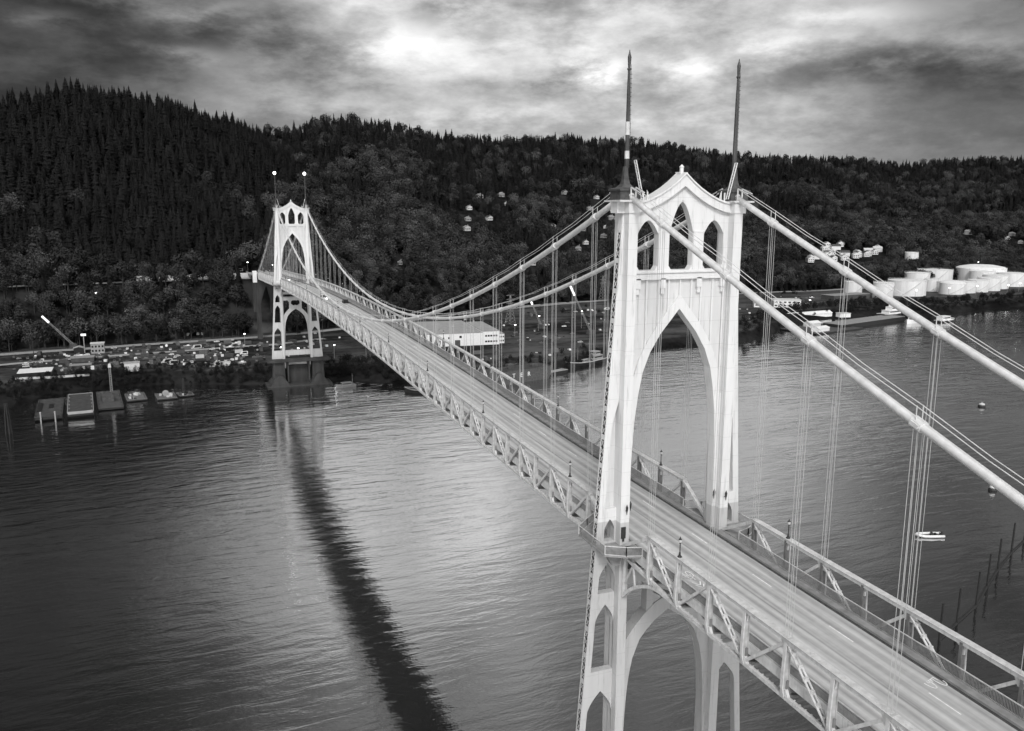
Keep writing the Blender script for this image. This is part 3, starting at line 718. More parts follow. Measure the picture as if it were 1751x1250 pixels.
# ---------------------------------------------------------------- land, water, sky
def polar(az, r): a = math.radians(az); return CX+r*math.sin(a), CY+r*math.cos(a)
azs = frange(-60, 80, 281); rs = [400]; 
while rs[-1] < 6000: rs.append(rs[-1]+(6 if rs[-1] < 760 else 9 if rs[-1] < 1300 else 16 if rs[-1] < 2400 else 160))
vs = []; fs = []
for a in azs:
    for r in rs: x, y = polar(a, r); vs.append((x, y, terrain(x, y)))
n = len(rs)
for i in range(len(azs)-1):
    for j in range(n-1): fs.append((i*n+j, i*n+n+j, i*n+n+j+1, i*n+j+1))
b = MB(); b.add(vs, fs)
def ground_mat():
    m = bpy.data.materials.new('ground'); m.use_nodes = True; nt = m.node_tree; N = nt.nodes; L = nt.links; p = N['Principled BSDF']
    p.inputs['Roughness'].default_value = .95; p.inputs['Specular IOR Level'].default_value = .1
    tc = N.new('ShaderNodeTexCoord')
    n1 = N.new('ShaderNodeTexNoise'); n1.inputs['Scale'].default_value = .018; n1.inputs['Detail'].default_value = 8; L.new(tc.outputs['Object'], n1.inputs['Vector'])
    n2 = N.new('ShaderNodeTexNoise'); n2.inputs['Scale'].default_value = .3; n2.inputs['Detail'].default_value = 6; L.new(tc.outputs['Object'], n2.inputs['Vector'])
    mp = N.new('ShaderNodeMapping'); mp.inputs['Scale'].default_value = (.3, 1., 1); mp.inputs['Rotation'].default_value = (0, 0, .12); L.new(tc.outputs['Object'], mp.inputs[0])
    n3 = N.new('ShaderNodeTexNoise'); n3.inputs['Scale'].default_value = .09; n3.inputs['Detail'].default_value = 5; L.new(mp.outputs[0], n3.inputs['Vector'])
    a = N.new('ShaderNodeMath'); a.operation = 'ADD'; L.new(n1.outputs[0], a.inputs[0]); L.new(n3.outputs[0], a.inputs[1])
    a2 = N.new('ShaderNodeMath'); a2.operation = 'MULTIPLY_ADD'; L.new(n2.outputs[0], a2.inputs[0]); a2.inputs[1].default_value = .5; L.new(a.outputs[0], a2.inputs[2])
    r = N.new('ShaderNodeMapRange'); r.inputs[1].default_value = 1.05; r.inputs[2].default_value = 1.5; r.inputs[3].default_value = .009; r.inputs[4].default_value = .085
    L.new(a2.outputs[0], r.inputs[0])
    # hillside soil under the forest is darker than the gravel yards on the flat
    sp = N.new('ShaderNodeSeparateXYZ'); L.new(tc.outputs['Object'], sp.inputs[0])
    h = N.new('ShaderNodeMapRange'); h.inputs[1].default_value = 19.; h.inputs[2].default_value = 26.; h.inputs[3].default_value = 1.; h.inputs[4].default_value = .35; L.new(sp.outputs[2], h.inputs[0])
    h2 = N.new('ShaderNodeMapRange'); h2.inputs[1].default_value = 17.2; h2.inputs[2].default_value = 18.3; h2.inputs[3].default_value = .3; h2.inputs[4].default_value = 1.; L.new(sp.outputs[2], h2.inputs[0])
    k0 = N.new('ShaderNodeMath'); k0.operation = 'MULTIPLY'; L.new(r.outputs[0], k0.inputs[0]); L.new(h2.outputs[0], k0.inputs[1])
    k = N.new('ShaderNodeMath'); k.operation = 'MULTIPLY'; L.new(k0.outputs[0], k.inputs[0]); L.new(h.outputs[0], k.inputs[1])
    L.new(k.outputs[0], p.inputs['Base Color']); return m
M['ground'] = ground_mat()
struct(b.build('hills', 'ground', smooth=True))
# river bed and bank floor far beyond
def water_mat():
    m = bpy.data.materials.new('river water'); m.use_nodes = True; nt = m.node_tree; N = nt.nodes; L = nt.links
    N.remove(N['Principled BSDF']); out = N['Material Output']
    df = N.new('ShaderNodeBsdfDiffuse'); df.inputs['Color'].default_value = (.010, .010, .010, 1)
    gl = N.new('ShaderNodeBsdfGlossy'); gl.inputs['Color'].default_value = (.95, .95, .95, 1); gl.inputs['Roughness'].default_value = .03
    mx = N.new('ShaderNodeMixShader'); L.new(df.outputs[0], mx.inputs[1]); L.new(gl.outputs[0], mx.inputs[2]); L.new(mx.outputs[0], out.inputs['Surface'])
    tc = N.new('ShaderNodeTexCoord')
    def nz(scale, sc, rot, det, w=0., rough=.5):
        mp = N.new('ShaderNodeMapping'); mp.inputs['Scale'].default_value = sc; mp.inputs['Rotation'].default_value = (0, 0, rot); L.new(tc.outputs['Object'], mp.inputs[0])
        n = N.new('ShaderNodeTexNoise'); n.inputs['Scale'].default_value = scale; n.inputs['Detail'].default_value = det; n.inputs['Roughness'].default_value = rough; n.inputs['Distortion'].default_value = w
        L.new(mp.outputs[0], n.inputs['Vector']); return n.outputs[0]
    def mul(a, v):
        x = N.new('ShaderNodeMath'); x.operation = 'MULTIPLY'; L.new(a, x.inputs[0])
        if isinstance(v, float): x.inputs[1].default_value = v
        else: L.new(v, x.inputs[1])
        return x.outputs[0]
    def add(a, c): x = N.new('ShaderNodeMath'); x.operation = 'ADD'; L.new(a, x.inputs[0]); L.new(c, x.inputs[1]); return x.outputs[0]
    swell = nz(.13, (.4, 1, 1), -.28, 2, .3)
    rip = nz(.30, (.26, 1, 1), -.24, 4, .5, .55)
    fine = nz(2.0, (.6, 1, 1), .1, 3)
    patch = nz(.012, (1, 1.6, 1), .3, 3, .5)
    pr = N.new('ShaderNodeMapRange'); pr.inputs[1].default_value = .38; pr.inputs[2].default_value = .62; pr.inputs[3].default_value = .5; pr.inputs[4].default_value = 1.05; L.new(patch, pr.inputs[0])
    # the wind roughens the water toward the far bank; the near reach lies calmer
    spw = N.new('ShaderNodeSeparateXYZ'); L.new(tc.outputs['Object'], spw.inputs[0])
    wy = N.new('ShaderNodeMapRange'); wy.interpolation_type = 'SMOOTHSTEP'; wy.inputs[1].default_value = 20.; wy.inputs[2].default_value = 210.; wy.inputs[3].default_value = .50; wy.inputs[4].default_value = 1.05; L.new(spw.outputs[1], wy.inputs[0])
    pr_ = N.new('ShaderNodeMath'); pr_.operation = 'MULTIPLY'; L.new(pr.outputs[0], pr_.inputs[0]); L.new(wy.outputs[0], pr_.inputs[1]); pr = pr_
    h = add(mul(mul(swell, wy.outputs[0]), .7), add(mul(mul(rip, 1.0), pr.outputs[0]), mul(fine, .06)))
    bp = N.new('ShaderNodeBump'); bp.inputs['Strength'].default_value = 1.; bp.inputs['Distance'].default_value = .24
    L.new(h, bp.inputs['Height']); L.new(bp.outputs[0], gl.inputs['Normal'])
    # silty river: reflection rises early toward grazing angles
    lw = N.new('ShaderNodeLayerWeight'); lw.inputs[0].default_value = .5; L.new(bp.outputs[0], lw.inputs['Normal'])
    pw = N.new('ShaderNodeMath'); pw.operation = 'POWER'; L.new(lw.outputs['Facing'], pw.inputs[0]); pw.inputs[1].default_value = 1.18
    fr = N.new('ShaderNodeMath'); fr.operation = 'MULTIPLY_ADD'; L.new(pw.outputs[0], fr.inputs[0]); fr.inputs[1].default_value = .9; fr.inputs[2].default_value = .04
    L.new(fr.outputs[0], mx.inputs[0]); return m
M['water'] = water_mat()
b = MB(); k = 72; R = 14000
b.add([(R*math.cos(2*PI*i/k), R*math.sin(2*PI*i/k), WATER) for i in range(k)], [tuple(range(k))])
struct(b.build('river', 'water'))

# roads on the far bank: strips that follow the ground
def strip_road(pts, w, m='midgrey', dz=.25, name='road'):
    b = MB(); P = []
    for (a, c) in zip(pts, pts[1:]):
        d = math.hypot(c[0]-a[0], c[1]-a[1]); k = max(2, int(d/6))
        for i in range(k): P.append((a[0]+(c[0]-a[0])*i/k, a[1]+(c[1]-a[1])*i/k))
    P.append(pts[-1]); vs = []
    for i, p in enumerate(P):
        q = P[min(i+1, len(P)-1)]; o = P[max(i-1, 0)]; t = Vector((q[0]-o[0], q[1]-o[1])).normalized(); nx, ny = -t.y, t.x
        z = max(terrain(p[0]+nx*w/2, p[1]+ny*w/2), terrain(p[0]-nx*w/2, p[1]-ny*w/2), terrain(*p))+dz
        for s in (-1, 1): vs.append((p[0]+nx*w/2*s, p[1]+ny*w/2*s, z))
    b.add(vs, [(2*i, 2*i+1, 2*i+3, 2*i+2) for i in range(len(P)-1)]); return struct(b.build(name, m))
def az_line(a0, a1, f, n=14): return [polar(a0+(a1-a0)*i/(n-1), f(a0+(a1-a0)*i/(n-1))) for i in range(n)]
strip_road(az_line(-14, 5.2, lambda a: lerp_tab(BASE, a)+47), 13, 'walk')
strip_road(az_line(-14, 26, lambda a: lerp_tab(BASE, a)-22), 9, 'walk')
strip_road(az_line(-14, 9, lambda a: lerp_tab(BASE, a)-60), 6, 'midgrey')
strip_road(az_line(20, 46, lambda a: lerp_tab(BASE, a)-16), 9, 'midgrey')
strip_road(az_line(33, 50, lambda a: lerp_tab(BASE, a)+60), 9, 'midgrey')
strip_road(az_line(47, 53, lambda a: lerp_tab(BASE, a)+150), 14, 'midgrey')
# bright retaining wall beside the hillside road, seen between the trunks
b = MB(); P = az_line(-2.4, 5.0, lambda a: lerp_tab(BASE, a)+56, 24)
for p, q in zip(P, P[1:]):
    z0, z1 = terrain(*p), terrain(*q); b.bar((p[0], p[1], z0+1.7), (q[0], q[1], z1+1.7), .6, 4.2)
tag(b.build('retaining_wall', 'offwhite'), 'long pale retaining wall behind the trees left of the bridge end', 'wall')

# ---------------------------------------------------------------- trees
def conifer_crown(seed, fat=1.):
    r = random.Random(seed); b = MB(); n = 17
    for i in range(n):
        z = .10+.88*(i/(n-1))**.92; R = (.235*(1-z)**.72+.010)*fat; k = 9 if i < 11 else 6
        a0 = r.random()*6.28; R *= r.uniform(.8, 1.15)
        for j in range(k):
            a = a0+2*PI*j/k+r.uniform(-.25, .25); q = R*r.uniform(.65, 1.2); w = q*r.uniform(.42, .62); dr = q*r.uniform(.25, .6)
            ca, sa = math.cos(a), math.sin(a); up = .035+.03*(1-z)
            tip = (ca*q, sa*q, z-dr); l = (ca*q*.5-sa*w, sa*q*.5+ca*w, z-dr*.55); rr = (ca*q*.5+sa*w, sa*q*.5-ca*w, z-dr*.55)
            b.add([(0, 0, z+up), l, tip, rr, (ca*q*.45, sa*q*.45, z-dr*.1+.012)], [(0, 1, 4), (1, 2, 4), (2, 3, 4), (3, 0, 4)])
    b.add([(0, 0, 1.0), (.012, 0, .93), (-.006, .01, .93), (-.006, -.01, .93)], [(0,1,2), (0,2,3), (0,3,1)])
    return b
def leafy_crown(seed, n=820, sparse=False):
    r = random.Random(seed); b = MB(); lobes = []
    for i in range(9):
        a = r.random()*6.28; d = r.uniform(.05, .24); z = r.uniform(.45, .82)
        lobes.append((d*math.cos(a), d*math.sin(a), z, r.uniform(.12, .2)))
    lobes.append((0, 0, .8, .17))
    for i in range(n):
        x, y, z, R = r.choice(lobes); u = Vector((r.gauss(0, 1), r.gauss(0, 1), r.gauss(0, 1)+.25)).normalized()
        p = Vector((x, y, z))+u*R*r.uniform(.7, 1.08); s = r.uniform(.013, .031)*(.8 if sparse else 1)
        nn = (u+Vector((r.gauss(0, .5), r.gauss(0, .5), r.gauss(0, .5)))).normalized(); t = nn.orthogonal().normalized(); q = nn.cross(t); th = r.random()*6.28
        t, q = t*math.cos(th)+q*math.sin(th), q*math.cos(th)-t*math.sin(th)
        b.add([p-t*s*1.5, p-q*s, p+t*s*1.5, p+q*s], [(0, 1, 2, 3)])
    return b
def leafy_limbs(seed):
    r = random.Random(seed); b = MB(); b.tube([(0,0,-.05), (0,0,.3), (.01,.0,.5)], [.022, .016, .012], 6)
    for i in range(9):
        a = r.random()*6.28; z = r.uniform(.22, .5); d = r.uniform(.12, .28)
        b.tube([(0,0,z), (d*.5*math.cos(a), d*.5*math.sin(a), z+.14), (d*math.cos(a), d*math.sin(a), z+r.uniform(.2,.36))], [.010, .007, .003], 4)
    return b
def conifer_trunk():
    b = MB(); b.tube([(0,0,-.05), (0,0,.5), (0,0,.97)], [.014, .009, .002], 6); return b
CON = [conifer_crown(s, f).mesh('conifer crown', 'conifer') for s, f in ((1, 1.), (2, .78), (3, 1.2), (4, .9))]
LEA = [leafy_crown(s).mesh('leafy crown', 'leaf') for s in (11, 12)]+[leafy_crown(13, 640, True).mesh('leafy crown', 'leaf_pale')]
LIM = [leafy_limbs(s).mesh('limbs', 'bark') for s in (21, 22, 23)]
TRK = conifer_trunk().mesh('conifer trunk', 'bark')
BUS = [leafy_crown(s, 420).mesh('shrub crown', 'bush') for s in (31, 32)]

houses = [(283.7,909.5),(334.3,1012.6),(308.0,904.1),(271.6,878.8),(254.8,833.8),(393.4,1083.5),(376.1,1022.6),(498.2,1087.6),(543.4,1068.5),(515.2,1035.8),(404.1,922.9),(540.8,1015.5),(512.3,979.7),(468.2,901.3),(552.1,1033.3),(398.5,835.9),(420.1,858.6),(139.1,689.8),(1130.0,902.6),(1113.9,851.2),(1160.0,855.8),(1157.0,830.1),(1085.1,858.1),(1199.1,878.7),(304.9,756.8),(458.9,943.2)]
town = [(704.5,777.8),(729.1,767.7),(754,800),(766.0,786.7),(793.0,794.2),(824.3,805.5),(851.7,816.4),(777.5,833.2),(806.9,843.0),(740,790)]
def az_r(x, y): return math.degrees(math.atan2(x-CX, y-CY)), math.hypot(x-CX, y-CY)
keep = [(az_r(*h), 75, 10) for h in houses]+[(az_r(*h), 110, 19) for h in town]
def blocked(x, y):
    a, r = az_r(x, y)
    for (ha, hr), dep, w in keep:
        if hr-dep < r < hr+12 and abs(math.radians(a-ha))*hr < w: return True
    for t in ((-8, 505, 14, 200),):
        if abs(x) < 13 and 480 < y < 600: return True
    if -30 < x < 30 and y < 480: return True
    return False
trees = []   # (distance, kind, variant, x, y, z, height, rot)
def dens_noise(x, y): return noise.noise(Vector((x/120, y/120, 5.)))+.5*noise.noise(Vector((x/35, y/35, 9.)))
con_last = True; a = -14.
while a < 58:
    r1 = lerp_tab(BASE, a); r2 = lerp_tab(RIDGE_R, a)+50
    r = r1-8
    while r < r2:
        rr = r+rnd.uniform(-4, 4); aa = a+rnd.uniform(-.35, .35)
        x, y = polar(aa, rr); t = (rr-r1)/(r2-r1)
        step = 9.2+rr*.0035
        if not blocked(x, y) and not (r1+38 < rr < r1+58 and aa < 5.5 and rnd.random() < .75):
            g = dens_noise(x, y)*1.3+ (t-.36)*2.0 - max(0, aa-10)*.006+max(0, 6-aa)*.03
            con = g > rnd.uniform(-.35, .2)
            if aa < 7: con = con or rnd.random() < .9*smooth((t-.01)/.30)
            q_ = rnd.random()
            if q_ < .10: con = True
            elif q_ < .16 and aa > 6: con = False
            h = rnd.uniform(12, 25) if con else rnd.uniform(16, 28)
            if con and t > .8: h *= rnd.uniform(.55, 1.15)
            if t < .08: h *= .75
            v = rnd.randrange(4) if con else (2 if rnd.random() < .28 else rnd.randrange(2))
            con_last = con
            trees.append((math.hypot(x-CX, y-CY), con, v, x, y, terrain(x, y)-.5, h, rnd.random()*6.28))
        r += step*.86 if con_last else step*1.2
    a += .62*700/(r1+r2)*1.35
bushes = []
for i in range(900):
    aa = rnd.uniform(-13, 30); r0 = lerp_tab(SHORE, aa); rr = r0+rnd.uniform(1, 18)
    x, y = polar(aa, rr)
    if abs(x) < 20 and y < 374: continue
    if 86 < x < 205 and rnd.random() < .8: continue
    bushes.append((x, y, terrain(x, y)-.5, rnd.uniform(2.2, 4.8) if aa < 10 else rnd.uniform(3, 6.5), rnd.random()*6.28))
for i in range(330):
    aa = rnd.uniform(37, 56); r0 = lerp_tab(SHORE, aa); rr = r0+rnd.uniform(2, 60 if aa < 46 else 26); x, y = polar(aa, rr)
    if 425 < x < 500 and y > 505: continue
    bushes.append((x, y, terrain(x, y)-.5, rnd.uniform(4, 9), rnd.random()*6.28))
for i in range(45):   # lone trees scattered over the yards
    aa = rnd.uniform(6, 46); r0, r1 = lerp_tab(SHORE, aa), lerp_tab(BASE, aa); rr = r1-rnd.random()**2*(r1-r0-30)*.5-4
    x, y = polar(aa, rr)
    if 85 < x < 175 and 405 < y < 500 or abs(x) < 14: continue
    bushes.append((x, y, terrain(x, y)-.3, rnd.uniform(5, 10), rnd.random()*6.28))
trees.sort()
def place_trees(kind, meshes, trunk, N_ind, name, labels, group, lst):
    """the nearest N_ind as objects with trunk and crown, the rest as one stuff object"""
    for k, (d, v, x, y, z, h, rot) in enumerate(lst[:N_ind]):
        lab = labels(x, y, v)
        o = thing(name, lab, 'tree', (x, y, z), rot, group+(' right of the bridge' if az_r(x, y)[0] > 11 else ' left of the bridge end'))
        o.scale = (h, h, h)
        c = bpy.data.objects.new('crown', meshes[v]); C.objects.link(c); c.parent = o
        tr = bpy.data.objects.new('trunk', trunk[v % len(trunk)]); C.objects.link(tr); tr.parent = o
def scatter(name, lst, meshes, label, cat):
    me = bpy.data.meshes.new(name); me.from_pydata([(p[1], p[2], p[3]) for p in lst], [], [])
    for nm, idx in (('hgt', 4), ('rot', 5)):
        at = me.attributes.new(nm, 'FLOAT', 'POINT'); at.data.foreach_set('value', [p[idx] for p in lst])
    at = me.attributes.new('kind', 'INT', 'POINT'); at.data.foreach_set('value', [p[0] for p in lst])
    o = bpy.data.objects.new(name, me); C.objects.link(o)
    g = bpy.data.node_groups.new(name+' scatter', 'GeometryNodeTree'); g.interface.new_socket('Geometry', in_out='INPUT', socket_type='NodeSocketGeometry'); g.interface.new_socket('Geometry', in_out='OUTPUT', socket_type='NodeSocketGeometry')
    N = g.nodes; L = g.links; gi = N.new('NodeGroupInput'); go = N.new('NodeGroupOutput'); jn = N.new('GeometryNodeJoinGeometry')
    hg = N.new('GeometryNodeInputNamedAttribute'); hg.data_type = 'FLOAT'; hg.inputs[0].default_value = 'hgt'
    ro = N.new('GeometryNodeInputNamedAttribute'); ro.data_type = 'FLOAT'; ro.inputs[0].default_value = 'rot'
    kd = N.new('GeometryNodeInputNamedAttribute'); kd.data_type = 'INT'; kd.inputs[0].default_value = 'kind'
    cx = N.new('ShaderNodeCombineXYZ'); L.new(ro.outputs[0], cx.inputs[2])
    for i, src in enumerate(meshes):
        oi = N.new('GeometryNodeObjectInfo'); oi.transform_space = 'ORIGINAL'; oi.inputs['Object'].default_value = src
        cm = N.new('FunctionNodeCompare'); cm.data_type = 'INT'; cm.operation = 'EQUAL'; L.new(kd.outputs[0], cm.inputs[2]); cm.inputs[3].default_value = i
        ip = N.new('GeometryNodeInstanceOnPoints'); L.new(gi.outputs[0], ip.inputs['Points']); L.new(cm.outputs[0], ip.inputs['Selection'])
        L.new(oi.outputs['Geometry'], ip.inputs['Instance']); L.new(cx.outputs[0], ip.inputs['Rotation']); L.new(hg.outputs[0], ip.inputs['Scale'])
        L.new(ip.outputs[0], jn.inputs[0])
    L.new(jn.outputs[0], go.inputs[0])
    md = o.modifiers.new('scatter', 'NODES'); md.node_group = g
    o['kind'] = 'stuff'; return tag(o, label, cat)
con = [(t[0], t[2], t[3], t[4], t[5], t[6], t[7]) for t in trees if t[1]]
lea = [(t[0], t[2], t[3], t[4], t[5], t[6], t[7]) for t in trees if not t[1]]
def clab(x, y, v): return 'dark pointed conifer low on the wooded hillside '+('right of the bridge' if az_r(x, y)[0] > 11 else 'left of the bridge end')
def llab(x, y, v): return ('pale' if v == 2 else 'grey')+' rounded bare tree at the foot of the hills '+('right of the bridge' if az_r(x, y)[0] > 11 else 'left of the bridge end')
place_trees('c', CON, [TRK], 290, 'conifer_tree', clab, 'conifers at the foot of the hills', con)
place_trees('l', LEA, LIM, 290, 'broadleaf_tree', llab, 'bare broadleaf trees at the foot of the hills', lea)
def first_src(me): return next(o for o in bpy.data.objects if o.data == me)
scatter('conifer_forest', [(d[1],)+d[2:5]+(d[5], d[6]) for d in con[290:]], [first_src(m) for m in CON], 'dense dark conifer forest covering the upper hillsides', 'forest')
scatter('broadleaf_wood', [(d[1],)+d[2:5]+(d[5], d[6]) for d in lea[290:]], [first_src(m) for m in LEA], 'lighter leafless broadleaf woods on the lower hillsides', 'wood')
for k in range(2):
    o = bpy.data.objects.new('bank_bush', BUS[k]); C.objects.link(o); x, y, z, h, rr = bushes[k]; o.location = (x, y, z); o.scale = (h*1.3, h*1.3, h); tag(o, 'dark rounded bush on the far river bank', 'bush', 'bushes along the far bank')
scatter('bank_thicket', [(i % 2,)+(p[0], p[1], p[2], p[3]*1.15, p[4]) for i, p in enumerate(bushes[2:])], [first_src(m) for m in BUS], 'dark tangled bushes and brambles along the far river bank', 'thicket')
# ---------------------------------------------------------------- boats and barges
W0 = WATER
def barge(name, label, cat, c, L, Wd, rz, dz, hull='black', deck='rust', edge=None, group=None):
    t = thing(name, label, cat, (c[0], c[1], W0), rz, group); b = MB(); w, l = Wd/2, L/2
    b.prism([(-l, dz), (l, dz), (l, dz*.4), (l-1.6, -.6), (-l+1.6, -.6), (-l, dz*.4)], -w, w, 'yz'); b.build('hull', hull, t)
    b = MB(); b.box(-w+.25, w-.25, -l+.25, l-.25, dz+.004, dz+.06); b.build('deck', deck, t)
    b = MB()
    for s in (-1, 1):
        b.box(s*w-.13, s*w+.13, -l, l, dz+.06, dz+.3); b.box(-w, w, s*l-.13, s*l+.13, dz+.062, dz+.28)
        for k in range(6): b.lathe((s*(w-.6), -l+1+k*(L-2)/5, dz), [(.16,0),(.16,.5),(.26,.52),(.26,.62)], 8)
    b.build('coaming', edge or deck, t); return t
t = barge('deck_barge', 'empty grey deck barge moored left-most beside two white mooring posts', 'barge', (-116.8, 343.4), 39, 10.8, .084, 2.0)
b = MB(); b.box(-4.9, -3.2, -8, 10, 2.06, 2.5); b.box(-.5, 1.4, -2, 7, 2.06, 2.35); b.build('hatch', 'black', t)
barge('deck_barge', 'second deck barge with a white river end, moored right of the emptier one', 'barge', (-104.4, 346.8), 43.5, 10.6, .092, 2.5, edge='midgrey')
b = MB(); b.box(-5.1, 5.1, -21.95, -21.6, 2.0, 3.2)
o = b.build('bow_plate', 'midgrey', bpy.data.objects['deck_barge.001'])
t = barge('crane_barge', 'black pile driving barge with a pale upright rig at the left bank', 'barge', (-92.6, 356), 40, 10.6, .1, 1.3, deck='darkgrey')
b = MB(); b.rbox((-1, -4, 1.36), (5, 7, 3.2), .1); b.rbox((2.4, 6, 1.36), (3, 4, 2.2), .3); b.lathe((-2.5, 9, 1.3), [(1.2,0),(1.2,1.8),(.4,2.2)], 10); b.build('deckhouse', 'darkgrey', t)
b = MB()
for x, y in ((-.5,-.5),(.5,-.5),(.5,.5),(-.5,.5)): b.bar((x+1.6, y+15, 1.3), (x*.8+1.6, y*.8+15, 15), .16)
for k in range(12):
    z = 1.4+k*1.13
    for (x0,y0),(x1,y1) in (((-.5,-.5),(.5,.5)),((.5,-.5),(-.5,-.5)),((-.5,.5),(-.5,-.5)),((.5,.5),(-.5,.5))): b.bar((x0+1.6,y0+15,z), (x1+1.6,y1+15,z+1.1), .08)
b.build('leads', 'midgrey', t); b = MB(); b.rbox((1.6, 15, 14.6), (1.5, 1.5, 1.9), 0, 0, .7); b.build('hammer', 'offwhite', t)
for i, (x, y, L, Wd, rz, lab) in enumerate(((-81, 360, 17, 9, .12, 'low grey work float between the black rig and the drum float'), (-67, 356.5, 14, 9, .12, 'cluttered work float carrying a big white drum'), (-58, 358, 9, 7, .2, 'smallest pale work float, right end of the moored row'))):
    t = barge('work_float', lab, 'work float', (x, y), L, Wd, rz, .8, deck='dull', group='floats moored at the left bank')
    b = MB(); r = random.Random(i+5)
    for k in range(9): b.rbox((r.uniform(-3, 3), r.uniform(-L/2+1, L/2-1), .86), (r.uniform(.6, 2), r.uniform(.6, 2.4), r.uniform(.4, 1.5)), r.random(), r.randrange(2))
    b.build('gear', ['offwhite', 'darkgrey'], t)
    if i == 1:
        b = MB(); b.tube([(0, -1, 2.3), (0, .2, 2.3)], 1.5, 18); b.tube([(0, -1.3, 2.3), (0, -1, 2.3)], .6, 12); b.build('drum', 'midgrey', t)
def hullboat(name, label, cat, c, L, Wd, rz, hull, hh, house, houses, masts=(), group=None, stripe=None):
    """pointed hull along +y, tiers of deckhouse (y, length, width, z, height), masts (y, height)"""
    t = thing(name, label, cat, (c[0], c[1], W0), rz, group); b = MB(); st = [(-.5,.80,.9,0),(-.3,.95,.85,0),(0,1,.8,0),(.25,.85,.9,.02),(.4,.5,1.1,.1),(.5,.04,1.35,.25)]; vs = []
    for y, w, z, k in st:
        for s in (-1, 1): vs += [(s*Wd/2*w, y*L, hh*z), (s*Wd/2*w*.72, y*L*(.97 if y > 0 else 1)-0*k, -.5)]
    fs = []
    for i in range(len(st)-1):
        p, q = 4*i, 4*i+4; fs += [(p, q, q+1, p+1), (p+2, p+3, q+3, q+2), (p, p+2, q+2, q), (p+1, q+1, q+3, p+3)]
    fs += [(0, 1, 3, 2), (4*len(st)-4, 4*len(st)-2, 4*len(st)-1, 4*len(st)-3)]; b.add(vs, fs); b.build('hull', hull, t)
    b = MB()
    for i in range(len(st)-1):
        for s in (-1, 1): b.bar((s*Wd/2*st[i][1], st[i][0]*L, hh*st[i][2]+.15), (s*Wd/2*st[i+1][1], st[i+1][0]*L, hh*st[i+1][2]+.15), .16, .3)
    b.build('gunwale', stripe or house, t)
    b = MB(); g = MB()
    for y, l, w, z, h in houses:
        b.rbox((0, y, hh*.85+z), (w, l, h), 0, 0, .93); b.rbox((0, y, hh*.85+z+h), (w+.3, l+.3, .12))
        for s in (-1, 1): g.box(*sorted((s*w*.478, s*w*.5)), y-l*.42, y+l*.42, hh*.85+z+h*.5, hh*.85+z+h*.8)
        g.box(-w*.4, w*.4, y+l*.485-.05, y+l*.485+.03, hh*.85+z+h*.5, hh*.85+z+h*.8)
    b.build('deckhouse', house, t); g.build('window', 'glass', t)
    for y, h in masts:
        b = MB(); b.tube([(0, y, hh*.8), (0, y, hh*.8+h)], [.12, .05], 6); b.bar((-1, y, hh*.8+h*.8), (1, y, hh*.8+h*.8), .07); b.build('mast', house, t)
    return t
hullboat('workboat', 'dark vessel passing under the bridge truss near the far tower', 'boat', (58, 321), 22, 7, math.radians(62), 'black', 1.9, 'midgrey', [(-5, 6, 4, 0, 2.2), (-1, 3, 3, 0, 1.4)], [(2, 5)], stripe='midgrey')
hullboat('cabin_boat', 'grey cabin boat moored just right of the far tower pier', 'boat', (22, 350), 11, 4, math.radians(100), 'grey', 1.2, 'grey', [(-.5, 5.5, 2.8, 0, 1.4)], [(-4, 6)])
hullboat('fishing_vessel', 'old dark fishing vessel with pale rail and masts under the cable', 'ship', (172, 363), 38, 9, math.radians(115), 'black', 3.0, 'midgrey', [(-9, 9, 6, 0, 2.6), (-9, 5, 5, 2.7, 2.2), (2, 6, 5, 0, 1.2)], [(-3, 13), (8, 9)], stripe='offwhite')
hullboat('fishing_vessel', 'second dark workboat with white cabin, right of the masted one', 'ship', (205, 376), 26, 7, math.radians(-65), 'black', 2.2, 'white', [(-3, 7, 4.5, 0, 2.2)], [(2, 7)], stripe='midgrey')
hullboat('tugboat', 'black tug with stacked white wheelhouse beside the long dark barge', 'tugboat', (532, 474), 30, 10, math.radians(-80), 'black', 4.6, 'white', [(0, 17, 8, 0, 3), (1, 10, 6.5, 3.1, 2.8), (2, 5.5, 5, 6, 3.2)], [(-3, 15)], stripe='white')
hullboat('motor_yacht', 'white motor yacht moored between the tug and the houseboat', 'yacht', (523, 440), 20, 6.5, math.radians(100), 'white', 2.6, 'white', [(-1, 11, 5, 0, 2.1), (-2, 6, 4, 2.1, 1.6)])
hullboat('motor_yacht', 'smaller white yacht behind the larger one by the tug', 'yacht', (536, 452), 15, 5, math.radians(95), 'white', 2.2, 'white', [(-1, 8, 4, 0, 1.9), (-2, 4, 3, 1.9, 1.4)])
hullboat('houseboat', 'dark hulled houseboat with a white boxy cabin, right end of the dock', 'houseboat', (556, 437), 24, 7, math.radians(-82), 'black', 1.6, 'white', [(-3, 11, 6, 0, 3.6), (6, 5, 4, 0, 1.5)])
barge('long_barge', 'very long flat grey barge with black hull moored along the right dock', 'barge', (481, 452), 97, 17, math.radians(-75), 3.2, deck='grey')
barge('pontoon', 'dark pontoon carrying white boathouses at the right dock', 'pontoon', (420, 436), 60, 34, math.radians(-78), .9, deck='darkgrey')
